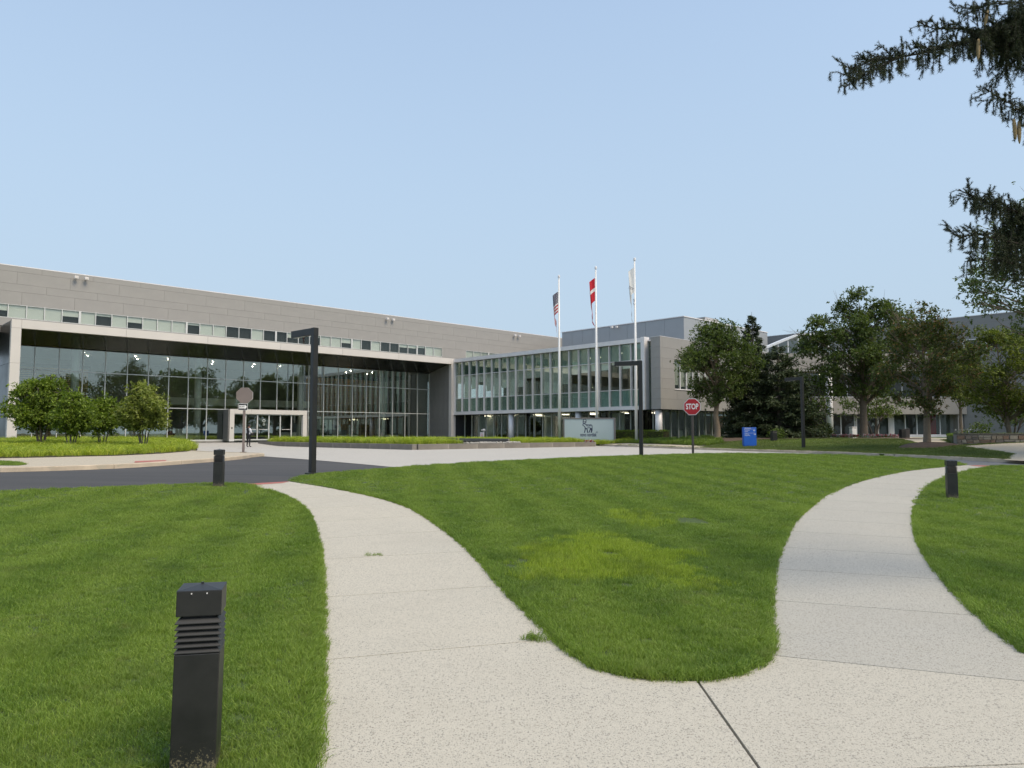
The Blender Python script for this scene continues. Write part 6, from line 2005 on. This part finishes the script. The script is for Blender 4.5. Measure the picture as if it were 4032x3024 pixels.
# pale walk to the side entrance
ENTW = [(22.0, 36.8), (21.6, 38.6), (23.2, 43.5), (29.5, 57), (37.5, 79), (42.0, 79), (34.5, 57), (25.4, 43.6), (22.7, 38.3), (22.4, 36.9)]
patch('entrance_walk', ENTW, lambda x, y: L(x, y) + 0.012, M_walk, 1.5)
CORW = [gp(2170, 994), gp(2290, 1000), (34, 29.5), (36, 33.5), (24.4, 36.6), (22.2, 36.5), gp(2190, 980)]
patch('corner_walk', CORW, lambda x, y: L(x, y) + 0.010, M_walk, 1.5)
# dry-laid stone retaining wall
sw0 = np.array([22.4, 37.2]); sw1 = np.array([32.0, 35.4])
dvec = (sw1 - sw0); wl_ = float(np.linalg.norm(dvec)); dvec /= wl_
zb = Lf(*sw0) - 0.15
sw = empty('stone_wall', (sw0[0], sw0[1], zb), math.atan2(dvec[1], dvec[0]), 'low retaining wall of mixed brown and grey stones at right', 'wall')
M_stone = [plain('wall_stone%d' % k, c, 0.9, var=0.3, scale=4, fine=0.4) for k, c in enumerate([(0.16, 0.14, 0.12), (0.21, 0.18, 0.14), (0.11, 0.10, 0.095), (0.19, 0.13, 0.095), (0.26, 0.24, 0.20)])]
rw = random.Random(8)
box('mortar_core', sw, 0.0, wl_, 0.03, 0.42, 0.0, 0.70, M_joint2)
rows_z = [0.02, 0.26, 0.44, 0.66]
for r0_, r1_ in zip(rows_z[:-1], rows_z[1:]):
    x = 0.0
    while x < wl_ - 0.1:
        w = rw.choice([0.22, 0.3, 0.38, 0.5]); x1 = min(wl_, x + w)
        if rw.random() < 0.3:
            zm = (r0_ + r1_) / 2
            box('stone', sw, x + 0.015, x1 - 0.015, -0.01 - rw.random() * 0.02, 0.2, r0_ + 0.012, zm - 0.012, rw.choice(M_stone), 0.008)
            box('stone', sw, x + 0.015, x1 - 0.015, -0.01 - rw.random() * 0.02, 0.2, zm + 0.012, r1_ - 0.012, rw.choice(M_stone), 0.008)
        else:
            box('stone', sw, x + 0.015, x1 - 0.015, -0.01 - rw.random() * 0.025, 0.2, r0_ + 0.012, r1_ - 0.012, rw.choice(M_stone), 0.008)
        x = x1
for k in range(9):
    box('capstone', sw, k * wl_ / 9 + 0.01, (k + 1) * wl_ / 9 - 0.01, -0.04, 0.46, 0.702, 0.76, M_stone[2], 0.008)
wb = [tuple(sw0 + np.array([0.1, 0.5])), tuple(sw1 + np.array([0, 0.5])), (42, 44), (44, 54), (33, 50), (25.6, 43.5)]
patch('raised_bed', wb, lambda x, y: np.maximum(L(x, y) + 0.05, zb + 0.62), M_thatch, 1.5, skirt=0.8)
bed(wb, 14, lambda x, y: np.maximum(L(x, y) + 0.05, zb + 0.62) + 0.0, T_sed2, M_sedge2, 'low dark green ground cover behind the stone wall', 0.5)
# flowers
M_fl = {c: plain('petal_' + c, v_, 0.6, var=0.1, scale=20) for c, v_ in (('white', (0.8, 0.78, 0.76)), ('pink', (0.55, 0.12, 0.16)), ('red', (0.42, 0.02, 0.05)))}
def flowers(poly, n, label, colours, seed, zoff=0.0):
    r_ = np.random.default_rng(seed)
    xs = [p[0] for p in poly]; ys = [p[1] for p in poly]
    for ci, c in enumerate(colours):
        x = r_.uniform(min(xs), max(xs), n); y = r_.uniform(min(ys), max(ys), n)
        ok = inside(x, y, poly); x, y = x[ok], y[ok]; k = len(x)
        z = L(x, y) + zoff + r_.uniform(0.15, 0.32, k)
        if c == 'leaf':
            P = np.stack([x, y, z - 0.1], 1)
            V, F = leaves(P, r_.normal(0, 1, (k, 3)) + np.array([0, 0, 0.5]), r_.normal(0, 1, (k, 3)), r_.uniform(0.08, 0.16, k), r_.uniform(0.04, 0.08, k))
            o = from_np('flower_leaves', V, F, M_shrubl, None)
        else:
            a = np.arange(5) * 2 * math.pi / 5
            s = r_.uniform(0.035, 0.07, k)
            ring_ = np.stack([np.cos(a), np.sin(a), 0 * a], 1)
            tilt = r_.normal(0, 0.5, (k, 2))
            V = np.stack([x, y, z], 1)[:, None, :] + ring_[None] * s[:, None, None]
            V[:, :, 2] += ring_[None, :, 0] * s[:, None] * tilt[:, :1] + ring_[None, :, 1] * s[:, None] * (tilt[:, 1:] - 0.6)
            o = from_np('flower_heads', V.reshape(-1, 3), np.arange(k * 5).reshape(-1, 5), M_fl[c], None)
        tag(o, label + ', ' + {'leaf': 'green leaves', 'white': 'white blooms', 'pink': 'pink blooms', 'red': 'red blooms'}[c], 'flowers', kind='stuff')
f0 = at_dist(3285, 58.5); f1_ = at_dist(3385, 58.5); f2_ = at_dist(3415, 55.5); f3_ = at_dist(3545, 55.5)
flowers([(f0[0], f0[1]), (f1_[0], f1_[1]), (f1_[0], f1_[1] + 1.2), (f0[0], f0[1] + 1.2)], 260, 'flower border left of the tall oak', ['leaf', 'white', 'pink'], 1)
flowers([(f2_[0], f2_[1]), (f3_[0], f3_[1]), (f3_[0], f3_[1] + 1.2), (f2_[0], f2_[1] + 1.2)], 260, 'flower border right of the tall oak', ['leaf', 'white', 'pink'], 2)
g0 = at_dist(2300, 59.4); g1 = at_dist(2335, 59.4)
flowers([(g0[0], g0[1] - 0.8), (g1[0], g1[1] - 0.8), (g1[0], g1[1] + 0.6), (g0[0], g0[1] + 0.6)], 160, 'small flower clump below the monument sign', ['leaf', 'red', 'white'], 3, 0.0)
h0 = at_dist(3790, 46.5); h1 = at_dist(3900, 46.5)
flowers([(h0[0], h0[1]), (h1[0], h1[1]), (h1[0], h1[1] + 1.0), (h0[0], h0[1] + 1.0)], 60, 'flowers behind the stone wall', ['leaf', 'white'], 4, 0.35)
# weeds in the path joints
for (px_, py_, sc_, lb) in ((1160, 1381, 1.1, 'grass weed lying at the right end of the path joint'), (808, 1200, 0.7, 'small weed in the left path')):
    x, y = gp(px_, py_)
    n = 14
    P = np.stack([x + rng.normal(0, 0.05, n), y + rng.normal(0, 0.015, n), L(x, y) + np.zeros(n)], 1)
    ro = np.stack([rng.normal(0, 0.7, n), rng.normal(0, 0.9, n), rng.uniform(0, 6.28, n)], 1)
    s = rng.uniform(0.7, 1.3, n) * sc_
    scatter('path_weed', P, np.stack([s, s, s], 1), ro, rng.integers(0, 4, n), T_near, lb, 'weed', M_blade)

# ------------------------------------------------------------------ bins and small fittings
def far_skip(x, y):
    k = inside(x, y, ENTW) | inside(x, y, CORW) | inside(x, y, fw) | inside(x, y, bedR) | inside(x, y, wb)
    for (px_, D_, rx_, ry_) in ((3642, 37.8, 1.35, 1.2), (2822, 55.5, 2.8, 2.4), (3480, 52.5, 3.2, 1.6), (3060, 56.5, 4.8, 3.4)):
        c_ = at_dist(px_, D_)
        k |= ((x - c_[0]) / rx_) ** 2 + ((y - c_[1]) / ry_) ** 2 < 1
    return k
grow('lawn_grass', far_poly, 'thin green lawn on the bank beyond the road', [(28, 46, 75, 1.4), (46, 64, 45, 1.6)], T_bank, M_blade3, far_skip, hs=0.8)
def bin_(px, D, H, w, label, mat=M_black):
    x, y = at_dist(px, D)
    b_ = empty('litter_bin', (x, y, Lf(x, y) - 0.02), R(10), label, 'bin', 'litter bins by the entrance walk')
    MB().box(-w, w, -w, w, 0.0, H * 0.86).build('body', mat, b_, bev=0.02)
    MB().box(-w * 0.8, w * 0.8, -w * 0.8, w * 0.8, H * 0.86, H * 0.92).build('neck', M_black, b_)
    MB().box(-w * 1.05, w * 1.05, -w * 1.05, w * 1.05, H * 0.92, H).build('lid', mat, b_, bev=0.02)
bin_(3549, 52.0, 0.72, 0.16, 'front black bin left of the mulched oak')
bin_(3566, 56.0, 0.78, 0.16, 'rear dark bin close behind the front black bin', M_bronze)
bin_(3044, 50.5, 0.72, 0.17, 'black bin at the foot of the broad spruce')
bin_(3356, 70.0, 1.05, 0.24, 'silver ash bin beside the entrance glazing', M_silver)
x, y = at_dist(3834, 47.0)
sp_ = empty('spotlight', (x, y, Lf(x, y) + 0.3), R(-30), 'small black spotlight on the raised bed', 'spotlight')
MB().tube([(0, 0, 0), (0, 0, 0.15)], 0.02, 8).build('stake', M_black, sp_); MB().tube([(-0.1, 0, 0.14), (0.12, 0, 0.28)], [0.06, 0.09], 12).build('lamp_head', M_black, sp_)
# twin fire-brigade inlet with its notice
x, y = loc2w(-0.45, -5.2)
fd = empty('fire_inlet', (x, y, Lf(x, y)), TH - math.pi / 2, 'silver fire hose inlet with a red lettered notice below the glass wing', 'hydrant')
MB().tube([(0, 0, 0), (0, 0, 0.85)], 0.06, 12).build('standpipe', M_silver, fd)
MB().tube([(0, 0, 0.84), (0, 0, 0.92), (0, 0, 1.06), (0, 0, 1.14)], [0.08, 0.17, 0.17, 0.06], 14).build('inlet_body', M_silver, fd, smoothed=True)
for sx in (-0.09, 0.09): MB().tube([(sx, -0.12, 1.0), (sx * 1.3, -0.26, 1.0)], 0.06, 10).build('cap', M_silver, fd)
nb = MB().box(-0.28, 0.28, -0.30, -0.28, 0.30, 0.78).build('notice', M_signw, fd)
M_redp = plain('red_print', (0.55, 0.03, 0.03), 0.6)
text('lettering', 'FDC', 0.17, M_redp, nb, Matrix.Translation((0, -0.302, 0.66)) @ RX, depth=0.001)
for z in (0.52, 0.44, 0.37): MB().box(-0.2, 0.2, -0.3015, -0.3005, z, z + 0.03).build('print_line', M_redp, nb)

# ------------------------------------------------------------------ the person by the one-way sign
def person(x, y, rz):
    root = empty('person', (x, y, float(Lr(x, y)) + 0.01), rz, 'person in white shirt and black trousers standing behind the one-way sign', 'person')
    me = bpy.data.meshes.new('body')
    J = {'pelvis': (0, 0, 0.93), 'waist': (0, 0, 1.08), 'chest': (0, -0.01, 1.28), 'neck': (0, 0.0, 1.43), 'nape': (0, 0.03, 1.50), 'head': (0, 0.05, 1.58), 'crown': (0, 0.05, 1.67),
         'lh': (-0.095, 0, 0.90), 'lk': (-0.10, 0.02, 0.50), 'la': (-0.11, -0.02, 0.09), 'lt': (-0.12, 0.14, 0.04),
         'rh': (0.095, 0, 0.90), 'rk': (0.11, 0.03, 0.50), 'ra': (0.13, -0.01, 0.09), 'rt': (0.15, 0.15, 0.04),
         'ls': (-0.19, -0.01, 1.37), 'le': (-0.26, 0.0, 1.10), 'lw': (-0.21, 0.20, 1.02), 'rs': (0.19, -0.01, 1.37), 're': (0.27, -0.02, 1.10), 'rw': (0.21, 0.18, 1.04)}
    Rd = {'pelvis': (0.16, 0.115), 'waist': (0.135, 0.10), 'chest': (0.165, 0.115), 'neck': (0.06, 0.06), 'nape': (0.055, 0.06), 'head': (0.078, 0.095), 'crown': (0.055, 0.07),
          'lh': 0.095, 'lk': 0.062, 'la': 0.042, 'lt': 0.035, 'rh': 0.095, 'rk': 0.062, 'ra': 0.042, 'rt': 0.035, 'ls': 0.062, 'le': 0.045, 'lw': 0.03, 'rs': 0.062, 're': 0.045, 'rw': 0.03}
    E = [('pelvis', 'waist'), ('waist', 'chest'), ('chest', 'neck'), ('neck', 'nape'), ('nape', 'head'), ('head', 'crown'), ('pelvis', 'lh'), ('lh', 'lk'), ('lk', 'la'), ('la', 'lt'), ('pelvis', 'rh'), ('rh', 'rk'), ('rk', 'ra'), ('ra', 'rt'), ('chest', 'ls'), ('ls', 'le'), ('le', 'lw'), ('chest', 'rs'), ('rs', 're'), ('re', 'rw')]
    names = list(J)
    me_v = [J[k] for k in names]; me_e = [(names.index(a), names.index(b)) for a, b in E]
    # fingers rooted in the palms
    rad = [Rd[k] for k in names]
    for w_, sg in (('lw', -1), ('rw', 1)):
        wi = names.index(w_); p = J[w_]
        palm = (p[0] - sg * 0.02, p[1] + 0.06, p[2] + 0.005)
        me_v.append(palm); rad.append((0.04, 0.018)); pi_ = len(me_v) - 1; me_e.append((wi, pi_))
        for k in range(5):
            off = (k - 2) * 0.017
            ln = [0.05, 0.075, 0.08, 0.075, 0.058][k]
            a = (palm[0] + off, palm[1] + 0.035, palm[2]); b = (palm[0] + off * 1.1, palm[1] + 0.035 + ln * 0.6, palm[2] - 0.02); c = (b[0], b[1] + 0.01, b[2] - ln * 0.35)
            for q in (a, b, c): me_v.append(q); rad.append(0.0085)
            n_ = len(me_v)
            me_e += [(pi_, n_ - 3), (n_ - 3, n_ - 2), (n_ - 2, n_ - 1)]
    me.from_pydata(me_v, me_e, []); me.update()
    o = meshobj('body', me, root)
    md = o.modifiers.new('skin', 'SKIN'); md.use_smooth_shade = True
    for v_, r_ in zip(me.skin_vertices[0].data, rad):
        v_.radius = r_ if isinstance(r_, tuple) else (r_, r_)
    me.skin_vertices[0].data[0].use_root = True
    o.modifiers.new('sub', 'SUBSURF').levels = 1
    o.modifiers[-1].render_levels = 2
    # clothing by height and reach on the one continuous surface
    m, n, l, b = nt('person_surface')
    sx = n.new('ShaderNodeSeparateXYZ'); l.new(texc(n, l), sx.inputs[0])
    X, Y_, Z = sx.outputs
    skin, shirt, vest, trous = (0.42, 0.22, 0.15), (0.72, 0.72, 0.74), (0.012, 0.012, 0.018), (0.010, 0.010, 0.013)
    c = mixc(n, l, mth(n, l, 'GREATER_THAN', Z, 0.98), trous, shirt)
    inner = mth(n, l, 'MULTIPLY', mth(n, l, 'LESS_THAN', mth(n, l, 'ABSOLUTE', X), 0.125), mth(n, l, 'GREATER_THAN', Z, 0.98))
    c = mixc(n, l, inner, c, vest)
    c = mixc(n, l, mth(n, l, 'GREATER_THAN', Z, 1.455), c, skin)
    hand = mth(n, l, 'MULTIPLY', mth(n, l, 'GREATER_THAN', Y_, 0.13), mth(n, l, 'GREATER_THAN', Z, 0.6))
    hand = mth(n, l, 'MULTIPLY', hand, mth(n, l, 'LESS_THAN', Z, 1.3))
    c = mixc(n, l, hand, c, skin)
    l.new(c, b.inputs['Base Color']); b.inputs['Roughness'].default_value = 0.75
    me.materials.append(m)
    M_hair = plain('dark_hair', (0.012, 0.010, 0.010), 0.6, var=0.3, scale=30)
    bm = bmesh.new(); bmesh.ops.create_icosphere(bm, subdivisions=3, radius=1)
    for v_ in list(bm.verts):
        if v_.co.y > 0.35 and v_.co.z < 0.45: bm.verts.remove(v_)
    for v_ in bm.verts: v_.co = Vector((v_.co.x * 0.092, v_.co.y * 0.108 + 0.045, v_.co.z * 0.118 + 1.61))
    h = bpy.data.meshes.new('hair'); bm.to_mesh(h); bm.free(); h.materials.append(M_hair)
    ho = meshobj('hair', h, root); ho.modifiers.new('t', 'SOLIDIFY').thickness = 0.012
    M_skin = plain('skin', (0.42, 0.22, 0.15), 0.55, var=0.05)
    fc = MB()
    fc.add([(-0.014, 0.145, 1.56), (0.014, 0.145, 1.56), (0, 0.172, 1.562), (0, 0.142, 1.605)], [(0, 1, 2), (0, 2, 3), (1, 3, 2), (0, 3, 1)])
    fc.build('nose', M_skin, root)
    for sx_2 in (-1, 1):
        MB().tube([(sx_2 * 0.085, 0.04, 1.56), (sx_2 * 0.10, 0.03, 1.60), (sx_2 * 0.088, 0.045, 1.63)], [0.012, 0.016, 0.01], 6).build('ear', M_skin, root)
        MB().tube([(sx_2 * 0.03, 0.135, 1.605), (sx_2 * 0.03, 0.142, 1.605)], 0.009, 8).build('eye', M_signk, root)
    MB().box(-0.022, 0.022, 0.134, 0.140, 1.523, 1.531).build('mouth', plain('lip', (0.3, 0.1, 0.09), 0.5), root)
    return root
x, y = at_dist(981, 55.0)
person(x, y, R(-25))
hbx, hby = x + 0.30, y - 0.02
hb_ = empty('shoulder_bag', (hbx, hby, float(Lr(hbx, hby)) + 0.01), R(-25), 'black shoulder bag at the right hip of the person', 'bag')
MB().box(-0.05, 0.05, -0.15, 0.15, 0.86, 1.06).build('body', M_black, hb_, bev=0.02)
MB().tube([(0, -0.13, 1.05), (-0.06, -0.06, 1.30), (-0.14, 0.0, 1.42), (-0.06, 0.06, 1.30), (0, 0.13, 1.05)], 0.012, 6).build('strap', M_black, hb_)
